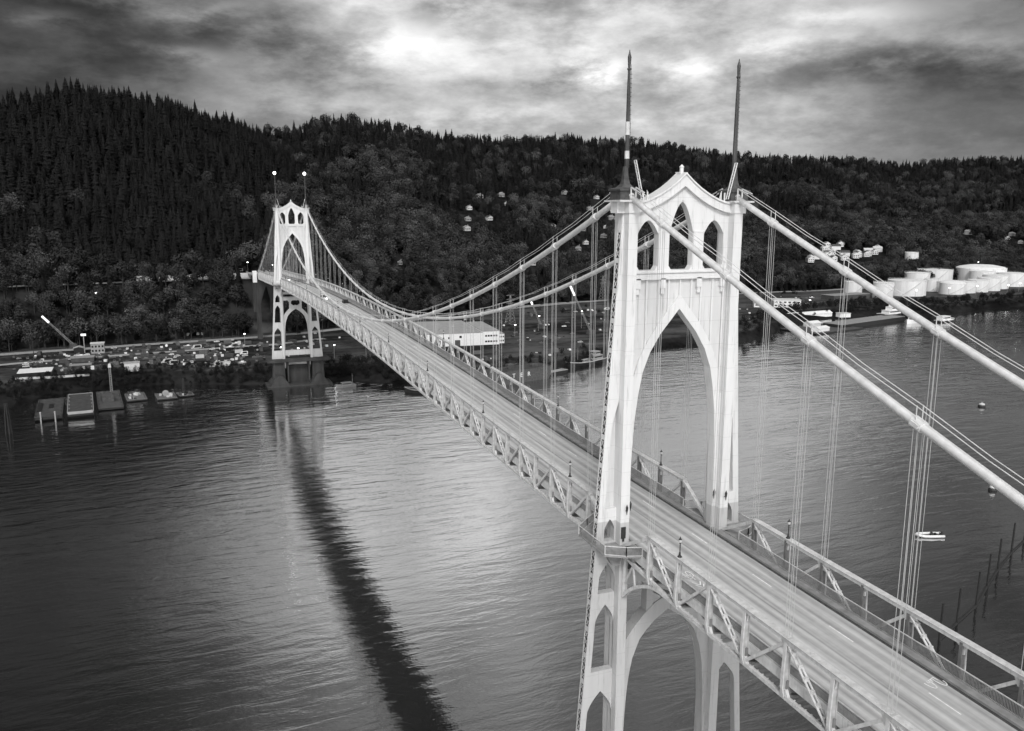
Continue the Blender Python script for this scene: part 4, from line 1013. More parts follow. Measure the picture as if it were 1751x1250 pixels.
# moored lettered barge
t = barge('lettered_barge', 'high sided dark barge with white letters behind the bridge truss', 'barge', (108, 331.5), 52, 12, math.radians(-75), 7.2, hull='darkgrey', deck='rust')
for ch, d in (('T', -.2), ('E', 5.0), ('R', 10.2)):
    f = bpy.data.curves.new('letter', 'FONT'); f.body = ch; f.size = 3.4; f.extrude = .04; f.align_x = 'CENTER'; f.materials.append(M['white'])
    o = bpy.data.objects.new('lettering', f); C.objects.link(o); o.parent = t
    o.matrix_local = Matrix.Translation((6.05, d, 3.2)) @ Matrix(((0,0,1,0),(1,0,0,0),(0,1,0,0),(0,0,0,1)))
    bpy.context.view_layer.update(); me = bpy.data.meshes.new_from_object(o); q = bpy.data.objects.new('lettering', me); C.objects.link(q); q.parent = t; q.matrix_local = o.matrix_local.copy(); bpy.data.objects.remove(o)
b = MB(); b.rbox((-1, 2, 7.3), (3, 4, 2.4)); b.rbox((2, 17, 7.3), (3, 5, 1.3)); b.bar((0, -6, 7.3), (1, 6, 10), .4); b.build('gear', 'darkgrey', t)
barge('scow', 'small low scow tied to the right end of the lettered barge', 'scow', (143, 345), 14, 7, math.radians(-70), 1.6, deck='midgrey')
# small craft and moorings on the open river
t = thing('inflatable_boat', 'white sided open inflatable boat lying alone on the right-hand water', 'boat', (141, 79.5, W0), math.radians(70))
b = MB(); P = [(-1.25,-3.6),(-1.3,0),(-1.2,2),(-.75,3.4),(0,4.1),(.75,3.4),(1.2,2),(1.3,0),(1.25,-3.6)]; b.tube([(x, y, .45+max(0, y-2)*.12) for x, y in P], [.38]*9, 10); b.build('tube', 'white', t, True)
b = MB(); b.prism([(-1.1,-3.2),(1.1,-3.2),(1.1,2),(0,3.8),(-1.1,2)], .15, .3, 'xy'); b.build('floor', 'darkgrey', t)
b = MB(); b.rbox((0, -.4, .3), (.8, .7, 1.0), 0, 0, .7); b.rbox((0, -1.6, .3), (1.2, .6, .6)); b.build('console', 'dark', t)
b = MB(); b.rbox((0, -3.5, .3), (.5, .6, 1.1), 0, 0, .7); b.box(-1.2, 1.2, -3.4, -3.2, .2, .8); b.build('outboard_motor', 'dark', t)
for (x, y), lab in (((301.3, 193.4), 'round white topped mooring buoy, farther of the two on the right water'), ((194.7, 102.2), 'round mooring buoy beside the thick near cable, nearer of the two')):
    t = thing('mooring_buoy', lab, 'buoy', (x, y, W0), 0, 'mooring buoys on the right-hand water'); s = 1.25 if y > 150 else 1.0
    b = MB(); b.lathe((0,0,-.4), [(1.0*s,0),(1.35*s,.4),(1.4*s,1.0),(1.0*s,1.25)], 16); b.build('float', 'dark', t, True)
    b = MB(); b.lathe((0,0,.9), [(1.05*s,0),(.95*s,.55),(.5*s,.8),(.1,.85)], 16); b.tube([(0.5*math.cos(k*PI/6), 0, 1.9+.4*math.sin(k*PI/6)) for k in range(13)], .07, 6); b.build('cap', 'offwhite', t, True)
PL = [(103.4,38.2),(115.2,42.9),(127.0,49.5),(138.7,55.8),(152.3,62.4),(93.2,34.0),(163.4,67.0)]
for k, (x, y) in enumerate(sorted(PL)):
    b = MB(); b.tube([(0,0,-2), (.1,0,3), (.25,.05,8.6 if k != 6 else 6)], [.3,.28,.24], 8)
    o = b.build('timber_pile', 'wood', loc=(x, y, W0)); tag(o, ('%s black timber pile of the boom row in the lower right, counted from the bridge' % ordw[k]), 'pile', 'timber piles of the log boom')
sp_ = sorted(PL)
for k, (p, q) in enumerate(zip(sp_, sp_[1:])):
    b = MB(); b.tube([(p[0], p[1], .1), (q[0]*.97+p[0]*.03, q[1]*.97+p[1]*.03, .1)], .32, 8); o = b.build('boom_log', 'wood', loc=(0, 0, W0)); tag(o, 'dark floating log of the boom between the %s and %s pile from the bridge' % (ordw[k], ordw[k+1]), 'log', 'logs of the boom')
for (x, y, h, r), lab, mt in (((-58.4, 355.7, 9.5, .9), 'dark clustered piling standing alone left of the far tower pier', 'wood'), ((-127.9, 306, 13, 1.3), 'tall dark piling cluster at the far left edge', 'wood')):
    b = MB(); 
    for k in range(5): a = 2*PI*k/5; b.tube([(r*math.cos(a), r*math.sin(a), -2), (r*.35*math.cos(a), r*.35*math.sin(a), h)], .3, 7)
    b.tube([(0,0,h-1.6), (0,0,h-1)], r*.6, 10); o = b.build('mooring_dolphin', mt, loc=(x, y, W0)); tag(o, lab, 'piling')
for (x, y), n in (((-118.0, 322.4), 'left'), ((-112.2, 321.6), 'right')):
    b = MB(); b.tube([(0,0,-1), (0,0,4.2)], .3, 8); b.lathe((0,0,4.2), [(.4,0),(.4,.3),(.1,.6)], 8); o = b.build('mooring_post', 'midgrey', loc=(x, y, W0)); tag(o, 'pale mooring post in front of the left-most barge, %s one' % n, 'post', 'pale posts by the barges')
t = thing('jetty', 'dark loading jetty on piles in front of the white tanks', 'jetty', (742, 541, W0), math.radians(-7))
b = MB(); b.box(-48, 60, -3, 3, 3.0, 3.7); b.box(-6, 60, 3, 7, 3.0, 3.6); b.build('deck', 'rust', t)
for i in range(14):
    b = MB()
    for s in (-1, 1): b.tube([(-46+i*8, s*2.4, -2), (-46+i*8, s*2.2, 3)], .45, 6)
    b.build('pile', 'wood', t)
b = MB(); b.rbox((-46, 0, -1), (9, 9, 4.4)); b.rbox((4, 1, 3.7), (7, 4, 3)); b.build('platform', 'darkgrey', t)

# ---------------------------------------------------------------- buildings
def gz(x, y): return terrain(x, y)
def shed(name, label, cat, c, size, rz, wall, roof, kind='flat', win=0, doors=0, rise=1.6, group=None, over=.3, z=None):
    t = thing(name, label, cat, (c[0], c[1], gz(*c)-.15 if z is None else z), rz, group); w, d, h = size
    b = MB()
    if kind == 'gable': b.prism([(-w/2, 0), (w/2, 0), (w/2, h), (0, h+rise), (-w/2, h)], -d/2, d/2, 'xz')
    else: b.box(-w/2, w/2, -d/2, d/2, 0, h)
    b.build('wall', wall, t)
    b = MB()
    if kind == 'gable':
        k = rise/(w/2)
        for s in (-1, 1): b.prism([(s*(w/2+over), h-k*over+.03), (0, h+rise+.03), (0, h+rise+.25), (s*(w/2+over), h-k*over+.25)], -d/2-over, d/2+over, 'xz')
    else: b.box(-w/2-over, w/2+over, -d/2-over, d/2+over, h+.003, h+.35)
    b.build('roof', roof, t)
    for s, n, L in ((-1, win, w),):
        for i in range(n):
            x = -w/2+w*(i+.5)/n; b = MB()
            for zc in ([h*.55] if h < 5 else [h*.3, h*.72]): b.box(x-w/n*.28, x+w/n*.28, -d/2-.03, -d/2+.05, zc-.6, zc+.6)
            b.build('window', 'glass', t)
    for i in range(doors):
        x = -w/2+w*(i+.7)/(doors+.5); b = MB(); b.box(x-1.6, x+1.6, -d/2-.04, -d/2+.05, 0, min(h*.6, 4)); b.build('door', 'darkgrey', t)
    return t
# white warehouse right of the deck
t = thing('warehouse', 'large white flat roofed warehouse on the far bank behind the truss', 'warehouse', (91, 424, 18.6), math.radians(-5.5))
b = MB(); b.box(-13, 34.5, 0, 62, 0, 8.2); b.box(34.5, 46, 0, 48, 0, 8.9); b.box(46, 50.5, 4, 40, 0, 6.2); b.build('wall', 'white', t)
b = MB(); b.box(-13.2, 34.6, -.2, 62.2, 8.2, 8.5); b.box(34.6, 46.2, -.2, 48.2, 8.9, 9.2); b.box(46.2, 50.7, 3.8, 40.2, 6.2, 6.4)
for x, y in ((8, 12), (20, 30), (12, 44), (28, 18), (26, 50)): b.box(x, x+2.4, y, y+2, 8.5, 9.3)
b.build('roof', 'midgrey', t)
for x, z, w, h in [(6, 4.6, 1.2, 1.2), (11.5, 4.8, 1.2, 1.2), (19, 5.2, 1.6, 1.4)]+[(36.3+i*1.75, 5.4, 1.3, 1.1) for i in range(5)]+[(36.3+i*1.75, 1.7, 1.3, 1.1) for i in range(5)]:
    b = MB(); b.box(x, x+w, -.06, .05, z, z+h); b.build('window', 'glass', t)
for k in range(2):
    b = MB()
    for i in range(3): b.box(46.6+i*1.35, 47.5+i*1.35, 3.94, 4.05, 1.2+k*2.7, 2.3+k*2.7)
    b.build('window', 'glass', t)
for x in (3, 16): b = MB(); b.box(x, x+3.6, -.07, .05, 0, 3.9); b.build('loading_door', 'darkgrey', t)
shed('boat_shed', 'long shed with a bright white roof at the far left bank', 'shed', (-131, 410), (15.5, 12, 2.6), .05, 'black', 'white')
shed('pale_block', 'square pale building on the bank right of the barges', 'building', (-84, 406), (7.6, 4, 4.6), .05, 'offwhite', 'midgrey')
shed('site_office', 'two storey pale site office with a window band at left', 'building', (-106, 476), (7.4, 5, 6.2), .03, 'midgrey', 'offwhite', win=4)
shed('carport', 'small dark carport with a light curved roof left of the lamp pole', 'carport', (-117, 482), (5.6, 5, 3), .03, 'black', 'midgrey', 'gable', rise=.9)
shed('long_store', 'long low grey store behind the white roofed shed', 'building', (-112, 448), (12, 7, 2.5), .04, 'darkgrey', 'grey')
shed('low_store', 'lowest grey roofed store nearest the left bank wall', 'building', (-111, 425), (10.5, 5, 1.8), .1, 'darkgrey', 'grey')
shed('roadside_office', 'grey flat building beside the river road left of the bridge', 'building', (-49.5, 545), (12.5, 6, 3.8), .05, 'grey', 'grey', win=6)
shed('anchor_house', 'long pale wall building under the far tower arch', 'building', (1, 386), (17, 5, 3.4), 0, 'midgrey', 'midgrey')
shed('depot', 'white depot building on the right bank seen between the two cables', 'building', (463, 531), (24, 13, 7.2), math.radians(-30), 'white', 'offwhite', win=6)
shed('depot_annex', 'small white annex at the left end of the white depot', 'building', (441, 541), (11, 8, 4), math.radians(-30), 'white', 'offwhite', win=2)
shed('dark_warehouse', 'long low dark warehouse with a pale roof edge before the tanks', 'warehouse', (572, 572), (52, 16, 4.6), math.radians(6), 'darkgrey', 'grey')
shed('boathouse', 'long white boathouse with low ridge roof on the right dock', 'boathouse', (455, 492), (7, 52, 3.2), math.radians(-84), 'white', 'white', 'gable', rise=1.8, z=W0+1.5)
shed('boathouse', 'squat white covered boat slip nearest the water', 'boathouse', (408, 424), (7, 15, 2.6), math.radians(-72), 'white', 'white', 'gable', rise=1.2, z=W0+.9)
shed('boathouse', 'middle white boathouse behind the squat slip', 'boathouse', (421, 448), (7, 13, 3), math.radians(-80), 'offwhite', 'white', 'gable', rise=1.4, z=W0+.9)
shed('dock_hut', 'white hut at the right end of the long boathouse', 'hut', (487, 484), (10, 7, 3.4), math.radians(-10), 'white', 'offwhite', z=W0+1.5)
shed('terminal_roof', 'long flat pale roofed building behind the tanks at right edge', 'building', (940, 760), (90, 14, 7), math.radians(-12), 'darkgrey', 'offwhite')
tk = [(609,601,9,16.5,0,'narrow white tank, left end of the tank row'),(613,564,9.8,18.5,0,'second white tank from the left, in front of a dark tree'),(662,580,19.0,18.5,0,'widest flat white tank near the left end of the tank farm'),
 (722,603,7,15,0,'small white tank just right of the widest tank'),(728,592,6.5,13.5,0,'small pale tank with lamps, second right of the widest'),(720,573,13,13.5,2.5,'domed pale tank in the front row'),
 (746,578,10,14,0,'front row tank immediately right of the domed one'),(768,581,10.5,15,0,'front row tank, second right of the domed one'),(793,588,12,16.5,0,'front row tank, third right of the domed one'),(826,606,14,17.5,0,'big front tank, second from the right edge of the photo'),(872,622,15,18,0,'big front tank cut by the right edge of the photo'),
 (752,650,14,19.5,0,'back row tank with a thin bright rim, left of centre'),(800,668,20,21,0,'broad back row tank with walkways on top'),(826,729,8,25,0,'tall pale tank sticking up at the back'),(868,660,28,22,4,'huge domed tank at the back right'),(846,640,14,20,0,'pale tank squeezed between the domed giant and front row')]
for x, y, r, h, dome, lab in tk:
    h *= .86
    t = thing('storage_tank', lab, 'storage tank', (x, y, gz(x, y)-.3), 0, 'oil tanks on the right bank')
    b = MB(); b.lathe((0,0,0), [(r,0),(r,h)], 40)
    b.build('shell', 'tank', t, False)
    b = MB(); b.lathe((0,0,h+.003), [(r+.15,0),(r+.15,.35),(r*.9,.6+dome*.4),(r*.5,.9+dome*.85),(.4,1.1+dome)], 40); b.build('roof', 'tank', t)
    b = MB()
    for k in range(24):   # spiral stair
        a0, a1 = 3.6+k*.06*14/r, 3.6+(k+1)*.06*14/r; b.bar((r*1.02*math.cos(a0), r*1.02*math.sin(a0), h*k/24), (r*1.02*math.cos(a1), r*1.02*math.sin(a1), h*(k+1)/24), .5, .5)
    b.build('stair', 'offwhite', t)
    b = MB(); 
    for k in range(30):
        a0, a1 = 2*PI*k/30, 2*PI*(k+1)/30; b.bar((r*math.cos(a0), r*math.sin(a0), h+1.4), (r*math.cos(a1), r*math.sin(a1), h+1.4), .1); b.bar((r*math.cos(a0), r*math.sin(a0), h), (r*math.cos(a0), r*math.sin(a0), h+1.4), .1)
    b.build('handrail', 'offwhite', t)
hl = ['white gabled house high in the woods, upper left of the group above the bridge','isolated pale house highest on the slope left of the near tower','small white house below the highest one on the slope','pale house among trees at the left of the hillside group','lowest white house at the left of the hillside group','white house near the crest left of the cable','tiny pale house beside the crest house','white house highest of those beside the near tower','gabled house just left of the near tower top','pale house above the thick cable beside the tower','wide roofed house in the clearing above the cable','long white house close beside the near tower','pale two storey house under the long white one','lowest gabled house beside the near tower','small house hidden behind the tower edge','house low on the slope between the two cables','house right of the low one between the cables','small lit hut above the suspension cable at centre','terraced white house highest above the tanks','pale house below the terraced one above the tanks','white house at the right edge above the tanks','pale roofed house right of the lamp above the tanks','narrow pale house below the terraced white one','white flat house at the right edge of the photo','tiny house low on the slope above the cable','house with a bright gable left of the tower ladder']
wl = ['offwhite', 'midgrey', 'offwhite', 'midgrey']; rl_ = ['grey', 'midgrey', 'offwhite', 'darkgrey']
for i, (x, y) in enumerate(houses):
    s = rnd.uniform(.6, .9)*(1.15 if i in (10, 11, 18) else 1)*(.6 if i == 17 else 1)
    t = shed('house', hl[i], 'house', (x, y), (9*s, 9*s, 5.2*s), rnd.uniform(-.6, .3), wl[i % 4], rl_[rnd.randrange(4)], 'gable', win=3, rise=2.4*s, group='houses scattered on the wooded hills')
    t.location.z += .8
    b = MB(); b.rbox((2.2*s, 1, 6*s), (.8, .8, 2.4)); b.build('chimney', 'grey', t)
for i in range(30):
    x, y = town[i % 10]; 
    if i >= 10: x += (i//10)*11; y += (i//10)*9
    t = shed('townhouse', 'pale gabled townhouse in the %s row of the hillside estate, %s along' % (('front', 'middle', 'back')[i//10], ordw[i % 10]), 'townhouse', (x+rnd.uniform(-3, 3), y+rnd.uniform(-3, 3)), (7.5, 12, 5.2), math.radians(rnd.choice((-32, -28, -25, 60))), 'white', ('grey', 'offwhite', 'darkgrey')[i % 3], 'gable', win=3, rise=2.4, group='townhouses on the right hillside')
    t.location.z += 1.0
b = MB(); P = [(-139, 400), (-122, 398), (-105, 403)]
for p, q in zip(P, P[1:]): b.bar((p[0], p[1], gz(*p)+.5), (q[0], q[1], gz(*q)+.5), .7, 1.1)
tag(b.build('bank_wall', 'offwhite'), 'low pale wall along the bank above the two barges', 'wall')
# ---------------------------------------------------------------- cranes, poles, pylon, lamps
def crane(c, tip, lab):
    z = gz(*c); t = thing('crane', lab, 'crane', (c[0], c[1], z), 0, 'cranes in the yards')
    b = MB(); b.rbox((0, 0, .9), (3.4, 5, 2.2), .3); b.rbox((0, 0, 0), (4.2, 5.4, .9), .3); b.build('cab', 'darkgrey', t)
    T = Vector(tip)-Vector((c[0], c[1], z)); B = Vector((0, .5, 2.4)); b = MB(); d = (T-B); n = 16; s = d.cross(Vector((0,1,0))).normalized()*.55; u = Vector((0, .55, 0))
    for k in (-1, 1):
        for j in (-1, 1): b.bar(B+s*k+u*j, T+(s*k+u*j)*.5, .14)
    for i in range(n): p = B+d*i/n; q = B+d*(i+1)/n; sg = 1 if i % 2 else -1; b.bar(p+s*sg, q-s*sg, .1); b.bar(p+u*sg, q-u*sg, .1)
    b.build('boom', 'grey', t); b = MB(); b.bar(T-d*.22, T, 1.15, 1.15); b.build('boom_tip', 'dim_glow', t)  # boom tip brightness is added emission; the tip is no lamp
    b = MB(); b.bar(T, (T.x*.2+1, T.y+2, 4), .07); b.bar(T, (T.x, T.y, max(6, T.z-12)), .06); b.build('cable', 'dark', t)
crane((194, 481), (184.5, 481, 41), 'crane with a white tipped boom leaning left in the yard beyond the truss')
crane((214.9, 440.6), (198, 441, 54), 'taller crane with a long white boom tip between the suspender ropes')
crane((-122, 500), (-137.5, 498, 40), 'crane at far left whose bright boom tip shows against the dark hill')
def lamp_pole(c, h, lab, mt='lamp', head=.5, group='yard lamps on the far bank', z=None):
    t = thing('lamp_pole', lab, 'lamp', (c[0], c[1], gz(*c) if z is None else z), 0, group)
    b = MB(); b.tube([(0,0,-.3), (0,0,h)], [.16, .09], 6); b.bar((0,0,h), (0,-.8,h+.2), .12); b.build('pole', 'grey', t)
    b = MB(); b.rbox((0, -.9, h+.02), (head*1.6, head, head*.5), 0, 0, .8); b.build('lamp_head', mt, t)
t = thing('lit_sign', 'tall pole topped by a bright flat sign lamp in the left yard', 'sign', (-113.6, 478.8, gz(-113.6, 478.8)))
b = MB(); b.tube([(0,0,0), (0,0,10.6)], .28, 8); b.build('pole', 'midgrey', t); b = MB(); b.box(-1.4, 1.4, -.3, .3, 10.6, 11.8); b.build('panel', 'dim_glow', t)
lp = [((-109.5, 538.9), 14, 'lit lamp on a tall pole before the dark trees at left'), ((12, 590), 9, 'lit lamp beside the bridge end, right one of the pair'), ((5, 598), 11, 'lit lamp beside the bridge end, left one of the pair'), ((-6, 600), 10, 'lamp on the hillside road nearest the pylon'), ((-3, 420), 6, 'low lit lamp under the far tower arch'), ((6, 412), 6, 'second low lit lamp under the far tower arch'),
      ((187, 470), 11, 'lamp pole left of the taller crane'), ((222, 470), 13, 'lit lamp right of the taller crane'), ((160, 450), 8, 'lamp pole beside the white warehouse annex'), ((700, 560), 8, 'lit lamp at the foot of the domed tank'), ((735, 556), 9, 'lit lamp on the bank below the front tanks'), ((640, 548), 8, 'lit lamp in front of the widest tank'), ((790, 562), 8, 'bright lamp near the jetty'), ((812, 565), 9, 'bright lamp right of the jetty huts'), ((480, 520), 7, 'lamp beside the white depot'), ((26, 405), 8, 'lamp on the bank right of the far tower'), ((44, 400), 9, 'lamp on the bank below the truss'), ((-20, 470), 8, 'lamp in the yard left of the far tower'), ((600, 812), 8, 'lit lamp on the slope right of the near tower'), ((910, 700), 14, 'brightest lamp above the tanks at right edge')]
for c, h, lab in lp: lamp_pole(c, h, lab, head=.9 if c[0] > 400 else .6)
def pylon(c, h, lab):
    t = thing('power_pylon', lab, 'pylon', (c[0], c[1], gz(*c)), .3, 'lattice pylons'); b = MB(); k = 8
    def cr(i, z): w = 2.6*(1-z/h)**1.2+.35; return Vector((w*(-1, 1, 1, -1)[i], w*(-1, -1, 1, 1)[i], z))
    for i in range(4):
        for s in range(k): z0, z1 = h*s/k, h*(s+1)/k; b.bar(cr(i, z0), cr(i, z1), .16); b.bar(cr(i, z0), cr((i+1) % 4, z1), .09); b.bar(cr((i+1) % 4, z0), cr(i, z1), .09)
    b.build('mast', 'grey', t); b = MB()
    for z in (h*.72, h*.86, h): b.bar((-4, 0, z), (4, 0, z), .18); b.bar((-4, 0, z), (0, 0, z+1), .1); b.bar((4, 0, z), (0, 0, z+1), .1)
    b.build('crossarm', 'grey', t)
pylon((182, 514), 22, 'thin lattice power pylon behind the suspender ropes above the white warehouse'); pylon((330, 640), 24, 'lattice power pylon on the bank seen through the near tower arch')
for i, (x, y) in enumerate(((-60, 560), (-20, 565), (60, 585), (110, 600), (-140, 470), (30, 470), (240, 560), (300, 575))):
    t = thing('utility_pole', 'plain dark utility pole standing on the far bank road', 'pole', (x, y, gz(x, y)), .1, 'utility poles on the far bank'); b = MB(); b.tube([(0,0,-.5), (0,0,11)], [.2,.12], 6); b.build('post', 'bark', t); b = MB(); b.bar((-1.4,0,10.2), (1.4,0,10.2), .15); b.build('crossarm', 'bark', t)
# ---------------------------------------------------------------- vehicles and clutter in the yards
def car_mesh(mt, L=4.5, W=1.8, H=1.45, van=False):
    b = MB(); h = L/2; prof = [(-h,.3),(-h,.85),(-h+.25,.95),(-h+.9,H),(h*.25,H),(h*.55,.98),(h-.1,.82),(h,.5),(h-.05,.3)] if not van else [(-h,.3),(-h,H-.05),(-h+.1,H),(h*.45,H),(h*.75,1.2),(h,1.1),(h,.3)]
    b.prism(prof, -W/2, W/2, 'yz')
    for s in (-1, 1):
        b.prism([(-h+.5,1.0),(-h+.95,H-.12),(h*.22,H-.12),(h*.48,1.0)], s*W/2-.01, s*W/2+.012, 'yz', 1)
        for y in (-h*.62, h*.62): b.tube([(s*(W/2-.1)-.1, y, .33), (s*(W/2-.1)+.1, y, .33)], .33, 8, 2)
    b.prism([(h*.27,H-.06),(h*.56,1.0),(h*.58,1.02),(h*.29,H-.04)], -W/2+.12, W/2-.12, 'yz', 1)
    return b.mesh('car', [mt, 'glass', 'tyre'])
def container_mesh(mt, L=6):
    b = MB(); b.box(-1.2, 1.2, -L/2, L/2, .1, 2.6)
    for s in (-1, 1):
        for k in range(int(L/.5)): b.box(s*1.2-.04, s*1.2+.04, -L/2+.15+k*.5, -L/2+.4+k*.5, .25, 2.45)
    for x in (-.6, .6): b.box(x-.04, x+.04, -L/2-.05, -L/2, .2, 2.5)
    return b.mesh('container', mt)
def boat_on_trailer(mt):
    b = MB(); b.add([(-1.1,-3,1.5),(1.1,-3,1.5),(1.1,1,1.6),(0,3.4,1.9),(-1.1,1,1.6),(-.5,-3,.6),(.5,-3,.6),(.4,1,.6),(0,2.6,.8),(-.4,1,.6)], [(0,1,2,3,4),(5,9,8,7,6),(0,5,6,1),(1,6,7,2),(2,7,8,3),(3,8,9,4),(4,9,5,0)])
    b.rbox((0, -.4, 1.5), (1.5, 2.2, .9), 0, 0, .8); b.bar((0,-3,.4), (0,4,.4), .15, mi=1)
    for s in (-1, 1): b.tube([(s*.9-.08,-.8,.35), (s*.9+.08,-.8,.35)], .35, 8, 1)
    return b.mesh('trailer boat', [mt, 'dark'])
kinds = [('parked_car', 'car', car_mesh(m_), l_) for m_, l_ in (('white', 'white'), ('dull', 'grey'), ('black', 'black'), ('offwhite', 'silver'))]
kinds += [('parked_van', 'van', car_mesh('white', 6, 2.1, 2.4, True), 'white'), ('box_truck', 'truck', car_mesh('offwhite', 8, 2.4, 3.1, True), 'pale')]
kinds += [('container', 'container', container_mesh(m_), l_) for m_, l_ in (('dull', 'grey'), ('darkgrey', 'dark'), ('offwhite', 'pale'))]
kinds += [('trailer_boat', 'boat', boat_on_trailer('white'), 'white')]
zones = [('left river yard', -9, 3.6, 24, -27, 330, .07), ('yard around the far tower', 2.8, 9.0, 30, -30, 60, .07), ('yard before the white warehouse', 19, 30, 26, -40, 64, -.1), ('bank near the white depot', 39, 44.5, 60, -80, 16, -.5)]
wt = [3, 6, 9, 3, .8, .5, 1.6, 5, .7, 1.5]
for zn, a0, a1, r0_, r1_, n, rot in zones:
    rows = {}
    for i in range(n):
        rw = rnd.randrange(12); aa = rnd.uniform(a0, a1); u = (rw+.5)/12+rnd.uniform(-.012, .012)
        ra, rb = lerp_tab(SHORE, aa)+r0_, lerp_tab(BASE, aa)+r1_; x, y = polar(aa, ra+(rb-ra)*u)
        if 86 < x < 147 and 415 < y < 495 or abs(x) < 12 and y > 485: continue
        if any(abs(x-p) < 3.4 and abs(y-q) < 6.5 for p, q in rows): continue
        if any(abs(x-p) < s_ and abs(y-q) < 7 for p, q, s_ in ((-131,410,10),(-84,406,7),(-106,476,7),(-117,482,5),(-112,448,9),(-111,425,8),(-49,545,10),(1,386,12),(463,531,18),(441,541,9))): continue
        rows[(x, y)] = 1; k = rnd.choices(range(len(kinds)), wt)[0]; nm, ct, me, cl = kinds[k]
        o = bpy.data.objects.new(nm, me); C.objects.link(o); o.location = (x, y, gz(x, y)+.02); o.scale = (.78, .78, .78); o.rotation_euler = (0, 0, rot+rnd.choice((0, PI/2, PI, PI/2))+rnd.uniform(-.12, .12))
        tag(o, 'small %s %s parked in the %s' % (cl, {'trailer_boat': 'boat on a trailer'}.get(nm, ct)+('' if True else ''), zn), ct, 'things parked in the %s' % zn)
def small(kind, mt):
    b = MB(); r = random.Random(kind+mt)
    if kind == 'crate':
        b.box(-.8, .8, -.8, .8, 0, 1.3)
        for z in (.1, .6, 1.1): b.box(-.84, .84, -.84, .84, z, z+.12)
    elif kind == 'pallet_stack':
        for k in range(7): b.box(-.7, .7, -.6, .6, k*.2, k*.2+.13)
    elif kind == 'drum_cluster':
        for k in range(5): b.lathe((.75*(k % 3)-.7, .75*(k//3)-.3, 0), [(.3,0),(.3,.9)], 8)
    elif kind == 'pipe_rack':
        for k in range(9): b.tube([(-.8+.2*(k % 5), -3, .2+.35*(k//5)), (-.8+.2*(k % 5), 3, .2+.35*(k//5))], .13, 6)
        for y in (-2, 2): b.box(-1.1, 1.1, y-.1, y+.1, 0, .12); b.box(-1.1, -1, y-.1, y+.1, 0, 1.2); b.box(1, 1.1, y-.1, y+.1, 0, 1.2)
    else:
        b.rbox((0, 0, 0), (2.4, 2.4, 1.0), 0, 0, .25); b.rbox((1.2, .8, 0), (1.6, 1.8, .6), .4, 0, .3)
    return b.mesh(kind, mt)
sk = [('crate', 'crate', small('crate', 'white'), 'white'), ('crate', 'crate', small('crate', 'bark'), 'dark'), ('pallet_stack', 'pallets', small('pallet_stack', 'dull'), 'grey'), ('drum_cluster', 'drums', small('drum_cluster', 'offwhite'), 'pale'), ('drum_cluster', 'drums', small('drum_cluster', 'darkgrey'), 'dark'), ('pipe_rack', 'pipes', small('pipe_rack', 'dull'), 'grey'), ('gravel_heap', 'heap', small('gravel_heap', 'dull'), 'pale'), ('gravel_heap', 'heap', small('gravel_heap', 'darkgrey'), 'dark')]
for zn, a0, a1, r0_, r1_, n in (('left river yard', -9.5, 3.8, 20, -26, 250), ('yard around the far tower', 3, 10, 26, -26, 60), ('yard before the white warehouse', 17, 31, 20, -30, 110), ('yard behind the right dock', 36, 45, 30, -60, 50)):
    for i in range(n):
        aa = rnd.uniform(a0, a1); ra, rb = lerp_tab(SHORE, aa)+r0_, lerp_tab(BASE, aa)+r1_; x, y = polar(aa, ra+(rb-ra)*rnd.random())
        if 75 < x < 147 and 415 < y < 495 or abs(x) < 12 and y > 485 or abs(x+131) < 9 and abs(y-410) < 8: continue
        nm, ct, me, cl = rnd.choice(sk); o = bpy.data.objects.new(nm, me); C.objects.link(o); o.location = (x, y, gz(x, y)+.01); o.rotation_euler = (0, 0, rnd.choice((0, PI/2))+rnd.uniform(-.3, .3)); s = rnd.uniform(.45, 1.0); o.scale = (s, s, s)
        tag(o, 'small %s %s among the clutter of the %s' % (cl, {'pallets': 'stack of pallets', 'drums': 'cluster of drums', 'pipes': 'rack of pipes', 'heap': 'gravel heap'}.get(ct, ct), zn), ct, 'clutter in the %s' % zn)
for i in range(4):
    b = MB(); b.box(-4.4, 4.4, -.9, .9, 0, .9); b.box(-4.2, -3.6, -.95, .95, .9, 1.1); b.box(3.6, 4.2, -.95, .95, .9, 1.1)
    o = b.build('pontoon_float', 'offwhite', loc=(-38.6+i*.9, 402+i*4.6, gz(-38, 410))); o.rotation_euler[2] = -.1; tag(o, 'long white pontoon section lying on the bank, %s from the river' % ordw[i], 'pontoon', 'white pontoon sections left of the tower')
for i in range(4):
    b = MB(); b.lathe((0,0,0), [(1.0,0),(1.15,.3),(1.15,1.6),(.5,2.0)], 12); o = b.build('round_tank', 'white', loc=(-53.5+i*3.1, 528, gz(-50, 528))); tag(o, 'small round white tank below the roadside office, %s from left' % ordw[i], 'tank', 'round tanks below the roadside office')
for i, (x, y) in enumerate(((-36, 606), (-29, 606.5), (-21, 608), (-12, 610))):
    o = bpy.data.objects.new('parked_van', kinds[4][2]); C.objects.link(o); o.location = (x, y, gz(x, y)+2.5); o.rotation_euler = (0, 0, PI/2)
    o.location.z = gz(x, y)+.3; tag(o, 'white van on the hillside road above the retaining wall, %s from left' % ordw[i], 'van', 'vans on the hillside road')
